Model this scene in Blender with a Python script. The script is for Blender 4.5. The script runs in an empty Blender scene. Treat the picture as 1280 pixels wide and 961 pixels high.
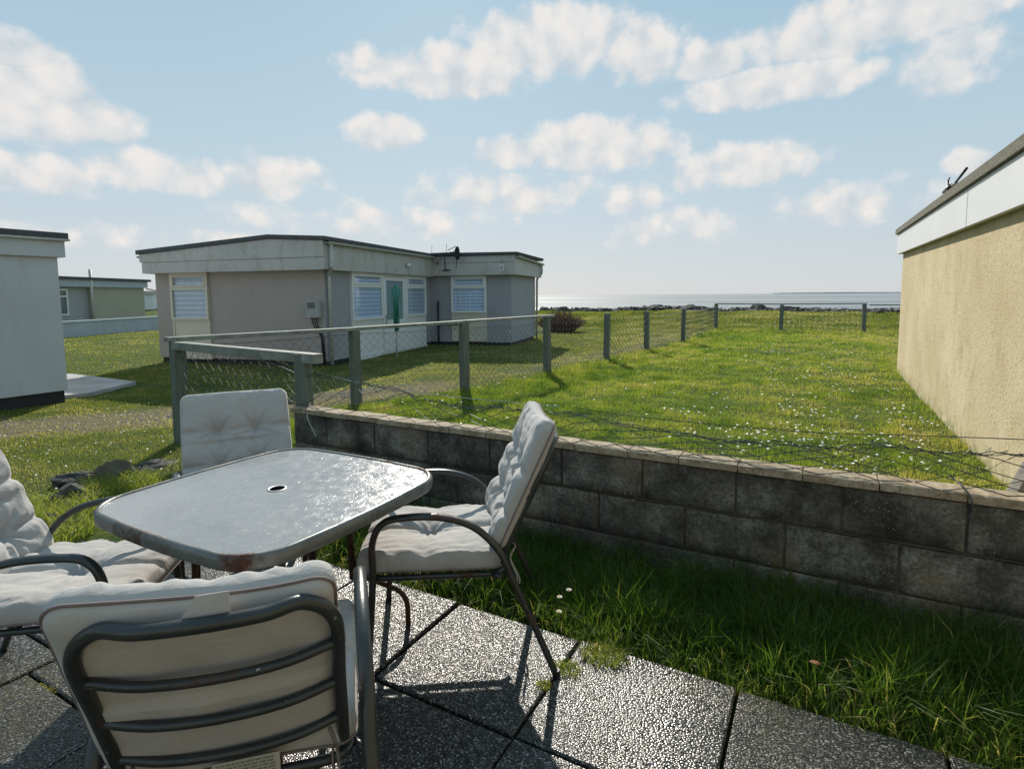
import bpy, bmesh, math, random
import numpy as np
from mathutils import Matrix, Vector, noise as mnoise

random.seed(7)
rng = np.random.default_rng(11)
S = bpy.context.scene
COL = S.collection
PI = math.pi

# ------------------------------------------------------------------ camera, sky, sun, exposure
cam_d = bpy.data.cameras.new('camera')
cam = bpy.data.objects.new('camera', cam_d)
COL.objects.link(cam)
RX = ((0.8756, -0.0385, 0.4815), (0.4823, 0.0848, -0.8719), (-0.0072, 0.9956, 0.0932))
yaw = math.radians(28.84); pitch = math.radians(5.315); roll = math.radians(-0.4)
fwd = Vector((-math.sin(yaw) * math.cos(pitch), math.cos(yaw) * math.cos(pitch), -math.sin(pitch)))
upv = Vector((-0.038, 0.085, 0.996)); right = fwd.cross(upv).normalized(); upv = right.cross(fwd).normalized()
M = Matrix(((right.x, upv.x, -fwd.x), (right.y, upv.y, -fwd.y), (right.z, upv.z, -fwd.z))).to_4x4()
M.translation = (0, 0, 1.42)
cam.matrix_world = M
cam_d.sensor_width = 36
cam_d.lens = 706 / 1280 * 36
cam_d.shift_y = -45.5 / 1280
cam_d.clip_start = 0.05
cam_d.clip_end = 30000
S.camera = cam

SUN_AZ, SUN_EL = math.radians(35.5), math.radians(32.5)     # azimuth counted from +Y towards -X

W = bpy.data.worlds.new('World'); S.world = W; W.use_nodes = True
nt = W.node_tree; nt.nodes.clear()
def wn(t, **k):
    n = nt.nodes.new(t)
    for a, b in k.items(): setattr(n, a, b)
    return n
def wl(a, b): nt.links.new(a, b)
def wmath(op, a, b=None, c=None, clamp=False):
    n = wn('ShaderNodeMath', operation=op, use_clamp=clamp)
    for i, v in enumerate((a, b, c)):
        if v is None: continue
        if isinstance(v, (int, float)): n.inputs[i].default_value = v
        else: wl(v, n.inputs[i])
    return n.outputs[0]
sky = wn('ShaderNodeTexSky', sky_type='NISHITA'); sky.sun_disc = False
sky.sun_elevation = SUN_EL; sky.sun_rotation = -SUN_AZ
sky.air_density = 1.0; sky.dust_density = 0.6; sky.ozone_density = 1.6
BG_STRENGTH = 0.12
tc = wn('ShaderNodeTexCoord'); sp = wn('ShaderNodeSeparateXYZ'); wl(tc.outputs['Generated'], sp.inputs[0])
az = wmath('ARCTAN2', sp.outputs[0], sp.outputs[1])
el = wmath('ARCSINE', sp.outputs[2])
# clear-air colour by elevation, blended over the physical sky
ramp = wn('ShaderNodeValToRGB'); wl(wmath('MULTIPLY', el, 1.6, clamp=True), ramp.inputs[0])
cr = ramp.color_ramp
cr.elements[0].position = 0.0; cr.elements[0].color = (0.56, 0.60, 0.635, 1)
cr.elements[1].position = 1.0; cr.elements[1].color = (0.27, 0.44, 0.56, 1)
for p, c in ((0.12, (0.53, 0.59, 0.635, 1)), (0.28, (0.47, 0.585, 0.65, 1)), (0.5, (0.405, 0.55, 0.645, 1)), (0.72, (0.345, 0.51, 0.62, 1))):
    e = cr.elements.new(p); e.color = c
sc = wn('ShaderNodeVectorMath', operation='SCALE'); wl(ramp.outputs[0], sc.inputs[0]); sc.inputs['Scale'].default_value = 1.0 / BG_STRENGTH
mixs = wn('ShaderNodeMix', data_type='RGBA'); mixs.inputs['Factor'].default_value = 0.93
wl(sky.outputs[0], mixs.inputs['A']); wl(sc.outputs[0], mixs.inputs['B'])
# cumulus: clumps by azimuth and elevation, broken by noise   (az, el, half width, half height, strength)
CL = [(-0.608, 0.366, 0.149, 0.039, 1), (-0.432, 0.411, 0.146, 0.051, 1), (-0.286, 0.386, 0.076, 0.045, 1), (-0.078, 0.315, 0.156, 0.028, 1), (-0.173, 0.363, 0.065, 0.03, .9), (0.036, 0.375, 0.199, 0.038, .95), (-0.717, 0.27, 0.064, 0.033, 1), (-0.364, 0.251, 0.157, 0.040, .9), (-0.501, 0.244, 0.062, 0.03, .9), (-0.12, 0.204, 0.118, 0.033, .85), (-1.195, 0.269, 0.082, 0.056, 1), (-1.208, 0.312, 0.049, 0.027, 1), (-1.129, 0.247, 0.066, 0.028, 1), (-1.048, 0.189, 0.09, 0.031, .9), (-0.895, 0.197, 0.073, 0.036, .8), (-1.202, 0.166, 0.073, 0.027, .8), (-0.515, 0.183, 0.165, 0.034, .6), (-0.303, 0.165, 0.053, 0.026, .6), (0.036, 0.139, 0.109, 0.03, .5), (0.163, 0.177, 0.027, 0.018, .9), (-0.217, 0.11, 0.105, 0.026, .4), (-1.023, 0.087, 0.147, 0.017, .4), (-1.207, 0.094, 0.038, 0.012, .6), (-0.734, 0.128, 0.177, 0.024, .3), (0.157, 0.315, 0.094, 0.037, .4),
      (0.9, 0.3, 0.3, 0.06, .8), (-2.0, 0.25, 0.3, 0.06, .8), (1.9, 0.35, 0.35, 0.07, .8), (2.9, 0.3, 0.3, 0.06, .8)]
cmb = wn('ShaderNodeCombineXYZ'); wl(az, cmb.inputs[0]); wl(wmath('MULTIPLY', el, 1.05), cmb.inputs[1])
vo = wn('ShaderNodeTexVoronoi', feature='SMOOTH_F1', voronoi_dimensions='2D'); vo.inputs['Scale'].default_value = 24; vo.inputs['Smoothness'].default_value = 0.5; wl(cmb.outputs[0], vo.inputs['Vector'])
nz = wn('ShaderNodeTexNoise'); nz.inputs['Scale'].default_value = 11; nz.inputs['Detail'].default_value = 9; nz.inputs['Roughness'].default_value = 0.62
wl(cmb.outputs[0], nz.inputs['Vector'])
nz2 = wn('ShaderNodeTexNoise'); nz2.inputs['Scale'].default_value = 26; nz2.inputs['Detail'].default_value = 6
wl(cmb.outputs[0], nz2.inputs['Vector'])
dens = None; shade = None
for a, e, sa, se, st in CL:
    u = wmath('DIVIDE', wmath('SUBTRACT', az, a), sa * 1.12)
    v = wmath('DIVIDE', wmath('SUBTRACT', el, e - se * 0.25), se * 1.25)
    vneg = wmath('MULTIPLY', wmath('MINIMUM', v, 0.0), 0.75)
    d2 = wmath('ADD', wmath('MULTIPLY', u, u), wmath('ADD', wmath('MULTIPLY', v, v), wmath('MULTIPLY', vneg, vneg)))
    f = wmath('SUBTRACT', st, wmath('MULTIPLY', d2, st))
    g = wmath('ADD', wmath('MULTIPLY', v, 0.14), 0.53)
    if dens is None: dens, shade = f, g
    else:
        isg = wmath('GREATER_THAN', f, dens)
        shade = wmath('ADD', wmath('MULTIPLY', isg, g), wmath('MULTIPLY', wmath('SUBTRACT', 1.0, isg), shade))
        dens = wmath('MAXIMUM', dens, f)
body = wmath('ADD', wmath('MAXIMUM', dens, -1.0), wmath('MULTIPLY', wmath('SUBTRACT', nz.outputs[0], 0.47), 2.5))
body = wmath('ADD', body, wmath('MULTIPLY', wmath('SUBTRACT', nz2.outputs[0], 0.5), 1.1))
body = wmath('ADD', body, wmath('MULTIPLY', wmath('SUBTRACT', 0.38, vo.outputs['Distance']), 0.40))
alpha = wn('ShaderNodeMapRange', interpolation_type='SMOOTHSTEP'); wl(body, alpha.inputs[0])
alpha.inputs[1].default_value = -0.12; alpha.inputs[2].default_value = 0.72
alpha.inputs[3].default_value = 0.0; alpha.inputs[4].default_value = 0.84
ccol = wn('ShaderNodeValToRGB'); wl(wmath('ADD', wmath('ADD', shade, wmath('MULTIPLY', wmath('SUBTRACT', 0.40, vo.outputs['Distance']), 0.45)), wmath('MULTIPLY', wmath('SUBTRACT', nz2.outputs[0], 0.5), 1.2), clamp=True), ccol.inputs[0])
ccol.color_ramp.elements[0].position = 0.2; ccol.color_ramp.elements[0].color = (0.57, 0.61, 0.645, 1)
ccol.color_ramp.elements[1].position = 0.75; ccol.color_ramp.elements[1].color = (0.84, 0.79, 0.75, 1)
sc2 = wn('ShaderNodeVectorMath', operation='SCALE'); wl(ccol.outputs[0], sc2.inputs[0]); sc2.inputs['Scale'].default_value = 1.0 / BG_STRENGTH
mixc = wn('ShaderNodeMix', data_type='RGBA'); wl(alpha.outputs[0], mixc.inputs['Factor']); wl(mixs.outputs['Result'], mixc.inputs['A']); wl(sc2.outputs[0], mixc.inputs['B'])
bg = wn('ShaderNodeBackground'); bg.inputs[1].default_value = BG_STRENGTH; wl(mixc.outputs['Result'], bg.inputs[0])
wo = wn('ShaderNodeOutputWorld'); wl(bg.outputs[0], wo.inputs[0])

sl = bpy.data.lights.new('sun', 'SUN'); so = bpy.data.objects.new('sun', sl); COL.objects.link(so)
sl.energy = 5.0; sl.angle = math.radians(0.55); sl.color = (1.0, 0.93, 0.82)
sd = Vector((-math.sin(SUN_AZ) * math.cos(SUN_EL), math.cos(SUN_AZ) * math.cos(SUN_EL), math.sin(SUN_EL)))
so.rotation_euler = sd.to_track_quat('Z', 'Y').to_euler(); so.location = sd * 50

S.view_settings.view_transform = 'Standard'; S.view_settings.look = 'None'
S.view_settings.exposure = 0.12; S.view_settings.gamma = 1.0; S.view_settings.use_curve_mapping = False
S.render.engine = 'CYCLES'
S.cycles.max_bounces = 6; S.cycles.transparent_max_bounces = 12

# ------------------------------------------------------------------ helpers
def tag(o, label=None, cat=None, group=None, kind=None):
    if label: o['label'] = label
    if cat: o['category'] = cat
    if group: o['group'] = group
    if kind: o['kind'] = kind
    return o
def empty(name, loc=(0, 0, 0), rz=0.0, label=None, cat=None, group=None):
    o = bpy.data.objects.new(name, None); COL.objects.link(o)
    o.empty_display_size = 0.1
    o.location = loc; o.rotation_euler = (0, 0, rz)
    return tag(o, label, cat, group)
def copy_tree(o, parent=None):
    c = o.copy(); COL.objects.link(c)
    if parent is not None: c.parent = parent
    for ch in list(o.children): copy_tree(ch, c)
    return c

class MB:
    def __init__(s): s.v = []; s.f = []
    def add(s, vs, fs):
        n = len(s.v); s.v.extend([tuple(p) for p in vs]); s.f.extend([tuple(i + n for i in f) for f in fs]); return s
    def box(s, x0, x1, y0, y1, z0, z1, rot=None, piv=None):
        vs = [Vector((x, y, z)) for z in (z0, z1) for x, y in ((x0, y0), (x1, y0), (x1, y1), (x0, y1))]
        if rot is not None:
            piv = Vector(piv) if piv is not None else Vector(((x0 + x1) / 2, (y0 + y1) / 2, (z0 + z1) / 2))
            vs = [piv + rot @ (v - piv) for v in vs]
        return s.add(vs, [(3, 2, 1, 0), (4, 5, 6, 7), (0, 1, 5, 4), (1, 2, 6, 5), (2, 3, 7, 6), (3, 0, 4, 7)])
    def prism(s, prof, axis, a0, a1):
        # profile polygon in the plane across `axis` ('x','y','z'), counter-clockwise
        n = len(prof)
        def P(p, a):
            return {'x': (a, p[0], p[1]), 'y': (p[0], a, p[1]), 'z': (p[0], p[1], a)}[axis]
        vs = [P(p, a0) for p in prof] + [P(p, a1) for p in prof]
        fs = [tuple(range(n))[::-1], tuple(range(n, 2 * n))] + [(i, (i + 1) % n, n + (i + 1) % n, n + i) for i in range(n)]
        return s.add(vs, fs)
    def tube(s, pts, r, seg=10, closed=False, flat=1.0, cap=True):
        pts = [Vector(p) for p in pts]; n = len(pts); rings = []
        up = None
        rr = r if isinstance(r, (list, tuple)) else [r] * n
        for i in range(n):
            if closed: t = (pts[(i + 1) % n] - pts[i - 1])
            else: t = pts[min(i + 1, n - 1)] - pts[max(i - 1, 0)]
            t.normalize()
            if up is None:
                up = Vector((0, 0, 1)) if abs(t.z) < 0.9 else Vector((1, 0, 0))
            a = t.cross(up); 
            if a.length < 1e-5: a = t.cross(Vector((0.3, 1, 0.2)))
            a.normalize(); up = a.cross(t).normalized()
            rings.append([pts[i] + a * math.cos(2 * PI * k / seg) * rr[i] + up * math.sin(2 * PI * k / seg) * rr[i] * flat for k in range(seg)])
        vs = [p for r_ in rings for p in r_]; fs = []
        m = n if closed else n - 1
        for i in range(m):
            j = (i + 1) % n
            for k in range(seg):
                k2 = (k + 1) % seg
                fs.append((i * seg + k, i * seg + k2, j * seg + k2, j * seg + k))
        if not closed and cap:
            fs.append(tuple(range(seg))[::-1]); fs.append(tuple((n - 1) * seg + k for k in range(seg)))
        return s.add(vs, fs)
    def grid(s, P):       # P[i][j] points
        n, m = len(P), len(P[0])
        return s.add([p for r in P for p in r], [(i * m + j, i * m + j + 1, (i + 1) * m + j + 1, (i + 1) * m + j) for i in range(n - 1) for j in range(m - 1)])
    def build(s, name, mat, parent=None, smooth=False, bev=0, fix=True):
        me = bpy.data.meshes.new(name); me.from_pydata(s.v, [], s.f); 
        if fix:
            b = bmesh.new(); b.from_mesh(me); bmesh.ops.recalc_face_normals(b, faces=b.faces); b.to_mesh(me); b.free()
        me.materials.append(mat)
        if smooth:
            me.polygons.foreach_set('use_smooth', [True] * len(me.polygons))
        o = bpy.data.objects.new(name, me); COL.objects.link(o)
        if parent is not None: o.parent = parent
        if bev:
            md = o.modifiers.new('bevel', 'BEVEL'); md.width = bev; md.segments = 2; md.limit_method = 'ANGLE'; md.angle_limit = math.radians(40)
            md.harden_normals = False
        return o

def spline(pts, n=8, closed=False):
    P = [Vector(p) for p in pts]; out = []
    N = len(P); m = N if closed else N - 1
    for i in range(m):
        p0 = P[(i - 1) % N] if (closed or i > 0) else P[0] * 2 - P[1]
        p1 = P[i]; p2 = P[(i + 1) % N]
        p3 = P[(i + 2) % N] if (closed or i + 2 < N) else P[-1] * 2 - P[-2]
        for k in range(n):
            t = k / n
            out.append(0.5 * ((2 * p1) + (p2 - p0) * t + (2 * p0 - 5 * p1 + 4 * p2 - p3) * t * t + (3 * p1 - p0 - 3 * p2 + p3) * t ** 3))
    if not closed: out.append(P[-1].copy())
    return out
def fillet(pts, r, n=6):
    P = [Vector(p) for p in pts]; out = [P[0]]
    for i in range(1, len(P) - 1):
        a = (P[i - 1] - P[i]); b = (P[i + 1] - P[i]); d = min(r, a.length * 0.49, b.length * 0.49)
        p = P[i] + a.normalized() * d; q = P[i] + b.normalized() * d
        for k in range(n + 1):
            t = k / n; out.append(p * (1 - t) ** 2 + P[i] * 2 * t * (1 - t) + q * t * t)
    out.append(P[-1]); return out

# ------------------------------------------------------------------ materials
class MT:
    def __init__(s, name):
        s.m = bpy.data.materials.new(name); s.m.use_nodes = True; s.t = s.m.node_tree
        s.p = s.t.nodes['Principled BSDF']; s.o = s.t.nodes['Material Output']
        s.c = s.t.nodes.new('ShaderNodeTexCoord')
    def n(s, t, **k):
        x = s.t.nodes.new(t)
        for a, b in k.items(): setattr(x, a, b)
        return x
    def l(s, a, b): s.t.links.new(a, b)
    def noise(s, scale, detail=5, rough=0.55, vec=None, stretch=None, dist=0.0, space='Object'):
        x = s.n('ShaderNodeTexNoise'); x.inputs['Scale'].default_value = scale; x.inputs['Detail'].default_value = detail
        x.inputs['Roughness'].default_value = rough; x.inputs['Distortion'].default_value = dist
        v = vec or s.c.outputs[space]
        if stretch:
            mp = s.n('ShaderNodeMapping'); mp.inputs['Scale'].default_value = stretch; s.l(v, mp.inputs[0]); v = mp.outputs[0]
        s.l(v, x.inputs['Vector']); return x.outputs[0]
    def voro(s, scale, feature='F1', rand=1.0, stretch=None, out='Distance', space='Object'):
        x = s.n('ShaderNodeTexVoronoi'); x.feature = feature; x.inputs['Scale'].default_value = scale; x.inputs['Randomness'].default_value = rand
        v = s.c.outputs[space]
        if stretch:
            mp = s.n('ShaderNodeMapping'); mp.inputs['Scale'].default_value = stretch; s.l(v, mp.inputs[0]); v = mp.outputs[0]
        s.l(v, x.inputs['Vector']); return x.outputs[out]
    def ramp(s, fac, stops):
        r = s.n('ShaderNodeValToRGB'); e = r.color_ramp.elements
        def c4(c): return (c[0], c[1], c[2], 1) if isinstance(c, (tuple, list)) else (c, c, c, 1)
        e[0].position, e[0].color = stops[0][0], c4(stops[0][1]); e[1].position, e[1].color = stops[-1][0], c4(stops[-1][1])
        for p, c in stops[1:-1]:
            q = e.new(p); q.color = c4(c)
        s.l(fac, r.inputs[0]); return r.outputs[0]
    def mix(s, fac, a, b, mode='MIX'):
        x = s.n('ShaderNodeMix', data_type='RGBA', blend_type=mode)
        for k, v in (('Factor', fac), ('A', a), ('B', b)):
            if isinstance(v, (int, float)): x.inputs[k].default_value = v if k == 'Factor' else (v, v, v, 1)
            elif isinstance(v, tuple): x.inputs[k].default_value = (*v[:3], 1)
            else: s.l(v, x.inputs[k])
        return x.outputs['Result']
    def math(s, op, a, b=None, clamp=False):
        x = s.n('ShaderNodeMath', operation=op, use_clamp=clamp)
        for i, v in enumerate((a, b)):
            if v is None: continue
            if isinstance(v, (int, float)): x.inputs[i].default_value = v
            else: s.l(v, x.inputs[i])
        return x.outputs[0]
    def color(s, c):
        if isinstance(c, tuple): s.p.inputs['Base Color'].default_value = (*c[:3], 1)
        else: s.l(c, s.p.inputs['Base Color'])
        return s
    def rough(s, r):
        if isinstance(r, (int, float)): s.p.inputs['Roughness'].default_value = r
        else: s.l(r, s.p.inputs['Roughness'])
        return s
    def metal(s, v): s.p.inputs['Metallic'].default_value = v; return s
    def spec(s, v): s.p.inputs['Specular IOR Level'].default_value = v; return s
    def bump(s, h, strength=0.5, dist=0.01):
        b = s.n('ShaderNodeBump'); b.inputs['Strength'].default_value = strength; b.inputs['Distance'].default_value = dist
        s.l(h, b.inputs['Height'])
        if s.p.inputs['Normal'].is_linked: s.l(s.p.inputs['Normal'].links[0].from_socket, b.inputs['Normal'])
        s.l(b.outputs[0], s.p.inputs['Normal']); return s
    def pos(s, i):
        x = s.n('ShaderNodeSeparateXYZ'); g = s.n('ShaderNodeNewGeometry'); s.l(g.outputs['Position'], x.inputs[0]); return x.outputs[i]
    def attr(s, name):
        a = s.n('ShaderNodeAttribute'); a.attribute_name = name; return a.outputs['Fac']

def simple(name, c, r=0.6, metal=0.0, var=0.12, scale=6, bump=0.0, bscale=80, spec=0.5):
    t = MT(name)
    a = t.noise(scale, 6)
    lo = tuple(x * (1 - var) for x in c); hi = tuple(min(1, x * (1 + var)) for x in c)
    t.color(t.ramp(a, [(0.3, lo), (0.7, hi)])).rough(r).metal(metal).spec(spec)
    if bump: t.bump(t.noise(bscale, 4), bump, 0.004)
    return t.m

# painted render walls: flat paint, faint weather marks, fine grit
def render_mat(name, c, stain=(0.12, 0.11, 0.09), amount=0.35, grit=0.25, gscale=220):
    t = MT(name)
    a = t.noise(1.1, 6, 0.6)
    b = t.noise(3.2, 8, 0.65, stretch=(1, 1, 0.35))
    base = t.ramp(a, [(0.3, tuple(x * 0.93 for x in c)), (0.7, tuple(x * 1.06 for x in c))])
    f = t.ramp(b, [(0.52, 0.0), (0.78, amount)])
    t.color(t.mix(f, base, stain)).rough(0.85).spec(0.25)
    t.bump(t.noise(gscale, 3, 0.7), grit, 0.004)
    t.bump(t.noise(5, 4), 0.15, 0.02)
    return t.m

M_wall_beige = render_mat('wall_paint_taupe', (0.39, 0.35, 0.33), amount=0.12)
M_wall_grey = render_mat('wall_paint_grey', (0.34, 0.345, 0.37), amount=0.12)
M_wall_white = render_mat('wall_paint_pale', (0.53, 0.545, 0.56), (0.28, 0.27, 0.26), 0.40, 0.3)
M_low_wall = render_mat('low_wall_paint', (0.42, 0.47, 0.50), amount=0.18)
M_far_ochre = render_mat('far_wall_render', (0.40, 0.385, 0.30), amount=0.1)
M_far_grey = render_mat('far_wall_pale', (0.38, 0.385, 0.385), amount=0.1)
def fascia_mat(name, c):
    t = MT(name)
    a = t.noise(1.6, 6); b = t.noise(2.6, 9, 0.7, stretch=(1.5, 1.5, 0.8), dist=0.6)
    base = t.ramp(a, [(0.3, tuple(x * 0.92 for x in c)), (0.7, tuple(x * 1.05 for x in c))])
    g = t.ramp(b, [(0.50, 0.0), (0.66, 0.6)])
    t.color(t.mix(g, base, (0.25, 0.25, 0.20))).rough(0.6); t.bump(t.noise(90, 3), 0.1, 0.003)
    return t.m
M_fascia = fascia_mat('fascia_board', (0.46, 0.45, 0.425))
M_fascia_w = simple('fascia_white', (0.64, 0.64, 0.66), 0.45, var=0.03, scale=2)
M_roof = simple('roof_felt', (0.075, 0.078, 0.085), 0.85, var=0.25, scale=9, bump=0.5, bscale=150)
def gritroof():
    t = MT('roof_felt_granules'); v = t.noise(55, 5, 0.8); w = t.noise(7, 5)
    c = t.ramp(v, [(0.35, (0.05, 0.048, 0.04)), (0.52, (0.16, 0.15, 0.12)), (0.68, (0.30, 0.28, 0.22))])
    c = t.mix(t.ramp(w, [(0.5, 0.0), (0.65, 0.5)]), c, (0.17, 0.16, 0.07))
    t.color(c).rough(0.95).bump(v, 0.9, 0.012); return t.m
M_roofgrit = gritroof()
M_black = simple('bitumen_skirt', (0.018, 0.018, 0.02), 0.7, var=0.3)
M_pvc = simple('pvc_white', (0.74, 0.75, 0.74), 0.35, var=0.04)
M_pvc_cream = simple('pvc_cream', (0.60, 0.56, 0.47), 0.45, var=0.05)
M_gutter = simple('gutter_pvc', (0.46, 0.45, 0.42), 0.45, var=0.18, scale=12)
M_blackpipe = simple('black_plastic', (0.02, 0.02, 0.022), 0.4)
M_green_plastic = simple('green_plastic', (0.02, 0.22, 0.15), 0.4)
def glass():
    t = MT('window_glass'); t.t.nodes.remove(t.p)
    g = t.n('ShaderNodeBsdfGlossy'); g.inputs['Roughness'].default_value = 0.02; g.inputs['Color'].default_value = (0.9, 0.95, 1, 1)
    tr = t.n('ShaderNodeBsdfTransparent'); tr.inputs[0].default_value = (0.90, 0.94, 0.97, 1)
    fr = t.n('ShaderNodeLayerWeight'); fr.inputs[0].default_value = 0.5
    f = t.math('ADD', t.math('MULTIPLY', t.math('POWER', fr.outputs['Facing'], 4.0), 0.6), 0.05, True)
    mx = t.n('ShaderNodeMixShader'); t.l(f, mx.inputs[0]); t.l(tr.outputs[0], mx.inputs[1]); t.l(g.outputs[0], mx.inputs[2]); t.l(mx.outputs[0], t.o.inputs[0])
    return t.m
M_glass = glass()
def blind(name, dark, light, freq):
    t = MT(name); w = t.n('ShaderNodeTexWave'); w.bands_direction = 'Z'; w.inputs['Scale'].default_value = freq; w.inputs['Distortion'].default_value = 0.3
    t.l(t.c.outputs['Object'], w.inputs[0])
    c = t.ramp(w.outputs[0], [(0.25, dark), (0.6, light)])
    t.color(c).rough(0.7); return t.m
M_blind = blind('window_blind', (0.50, 0.57, 0.72), (0.80, 0.85, 0.94), 3.4)
M_curtain = blind('net_curtain', (0.42, 0.46, 0.53), (0.62, 0.66, 0.72), 3.0)

def ochre():
    t = MT('ochre_pebbledash')
    base = t.ramp(t.noise(1.0, 6), [(0.3, (0.56, 0.455, 0.28)), (0.7, (0.70, 0.60, 0.41))])
    st = t.noise(2.4, 10, 0.78, stretch=(1.3, 1.3, 0.75), dist=0.9)
    c = t.mix(t.ramp(st, [(0.50, 0.0), (0.72, 0.55)]), base, (0.34, 0.24, 0.11))
    gr = t.noise(26, 7, 0.8)
    c = t.mix(t.ramp(gr, [(0.52, 0.0), (0.64, 0.6)]), c, (0.17, 0.12, 0.06))
    zz = t.ramp(t.math('MULTIPLY', t.pos(2), 1.0), [(0.0, 0.8), (0.22, 0.0)])
    c = t.mix(t.mix(1.0, zz, t.ramp(t.noise(9, 5), [(0.4, 0.0), (0.6, 1.0)]), 'MULTIPLY'), c, (0.20, 0.22, 0.08))
    t.color(c).rough(0.95).spec(0.15)
    t.bump(t.noise(42, 5, 0.75), 0.6, 0.02); t.bump(t.voro(95), 0.4, 0.008)
    return t.m
M_ochre = ochre()

def block_mat():
    t = MT('weathered_concrete_block')
    base = t.ramp(t.noise(3.0, 9, 0.75), [(0.36, (0.04, 0.037, 0.030)), (0.5, (0.15, 0.142, 0.122)), (0.64, (0.37, 0.355, 0.31))])
    fine = t.noise(60, 5, 0.75)
    c = t.mix(t.ramp(fine, [(0.35, 0.75), (0.6, 0.0)]), base, (0.035, 0.033, 0.03))
    # black algae just under each bed joint
    g = t.math('FRACT', t.math('DIVIDE', t.math('SUBTRACT', t.pos(2), 0.095), 0.225))
    band = t.math('MULTIPLY', t.ramp(g, [(0.02, 1.0), (0.34, 0.0)]), t.ramp(t.noise(4.5, 6, 0.7), [(0.34, 0.0), (0.50, 1.0)]))
    c = t.mix(t.math('MULTIPLY', band, 0.85), c, (0.014, 0.013, 0.011))
    br = t.noise(3.1, 6, 0.6, dist=0.5)
    c = t.mix(t.ramp(br, [(0.55, 0.0), (0.70, 0.55)]), c, (0.17, 0.12, 0.06))
    # lichen dots
    v = t.voro(75); k = t.noise(3.7, 5, 0.7)
    d = t.math('MULTIPLY', t.ramp(v, [(0.12, 1.0), (0.19, 0.0)]), t.ramp(k, [(0.53, 0.0), (0.60, 0.9)]))
    c = t.mix(d, c, (0.55, 0.55, 0.50))
    t.color(c).rough(0.93).spec(0.2); t.bump(fine, 0.4, 0.005); t.bump(t.noise(14, 5), 0.4, 0.012)
    return t.m
M_block = block_mat()
M_mortar = simple('mortar', (0.075, 0.065, 0.05), 0.95, var=0.5, scale=9, bump=0.6, bscale=60)
def coping_mat():
    t = MT('coping_stone')
    c = t.ramp(t.noise(11, 6, 0.7), [(0.3, (0.20, 0.15, 0.09)), (0.5, (0.38, 0.30, 0.20)), (0.7, (0.55, 0.48, 0.37))])
    c = t.mix(t.ramp(t.noise(55, 5, 0.8), [(0.5, 0.0), (0.66, 0.8)]), c, (0.09, 0.08, 0.06))
    c = t.mix(t.ramp(t.noise(24, 4), [(0.62, 0.0), (0.72, 0.6)]), c, (0.50, 0.47, 0.40))
    t.color(c).rough(0.9).bump(t.noise(70, 5, 0.7), 0.6, 0.006); return t.m
M_coping = coping_mat()

def paver_mat():
    t = MT('exposed_aggregate')
    v = t.voro(150); vc = t.n('ShaderNodeTexVoronoi'); vc.inputs['Scale'].default_value = 150; t.l(t.c.outputs['Object'], vc.inputs[0])
    s = t.n('ShaderNodeSeparateColor'); t.l(vc.outputs['Color'], s.inputs[0])
    stone = t.ramp(s.outputs[0], [(0.0, (0.02, 0.02, 0.022)), (0.38, (0.065, 0.063, 0.062)), (0.78, (0.145, 0.14, 0.135)), (1.0, (0.42, 0.41, 0.39))])
    c = t.mix(t.ramp(v, [(0.42, 0.0), (0.62, 1.0)]), stone, (0.018, 0.017, 0.016))
    n = t.noise(2.3, 6, 0.6)
    c = t.mix(t.ramp(n, [(0.5, 0.0), (0.72, 0.45)]), c, (0.03, 0.035, 0.02))
    c = t.mix(1.0, c, t.ramp(t.attr('tone'), [(0.0, 0.65), (1.0, 1.3)]), 'MULTIPLY')
    st = t.noise(5.5, 7, 0.7, dist=0.6); c = t.mix(t.ramp(st, [(0.5, 0.0), (0.66, 0.55)]), c, (0.035, 0.033, 0.026))
    m = t.attr('moss'); c = t.mix(t.math('MULTIPLY', m, t.ramp(t.noise(40, 5), [(0.35, 0.0), (0.6, 1.0)])), c, (0.10, 0.085, 0.025))
    t.color(c)
    t.rough(t.ramp(t.noise(9, 4), [(0.3, 0.20), (0.7, 0.30)])); t.spec(0.40)
    inv = t.math('SUBTRACT', 1.0, v)
    t.bump(inv, 1.0, 0.0020); 
    return t.m
M_paver = paver_mat()

def ground_mat():
    t = MT('turf_soil')
    w = t.attr('worn')
    green = t.ramp(t.noise(3.5, 7, 0.7), [(0.3, (0.045, 0.075, 0.018)), (0.55, (0.085, 0.12, 0.028)), (0.75, (0.15, 0.15, 0.05))])
    dry = t.ramp(t.noise(14, 7, 0.75), [(0.3, (0.10, 0.085, 0.04)), (0.55, (0.22, 0.19, 0.11)), (0.72, (0.34, 0.31, 0.22))])
    g2 = t.noise(60, 4, 0.8)
    f = t.ramp(t.math('ADD', w, t.math('MULTIPLY', t.math('SUBTRACT', t.noise(2.2, 6, 0.7), 0.5), 0.9)), [(0.3, 0.0), (0.62, 1.0)])
    c = t.mix(f, green, dry)
    c = t.mix(t.ramp(g2, [(0.3, 0.7), (0.55, 0.0)]), c, (0.03, 0.035, 0.012))
    t.color(c).rough(1.0).spec(0.1); t.bump(t.noise(25, 6, 0.7), 0.9, 0.03); t.bump(g2, 0.6, 0.01)
    return t.m
M_ground = ground_mat()

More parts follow.
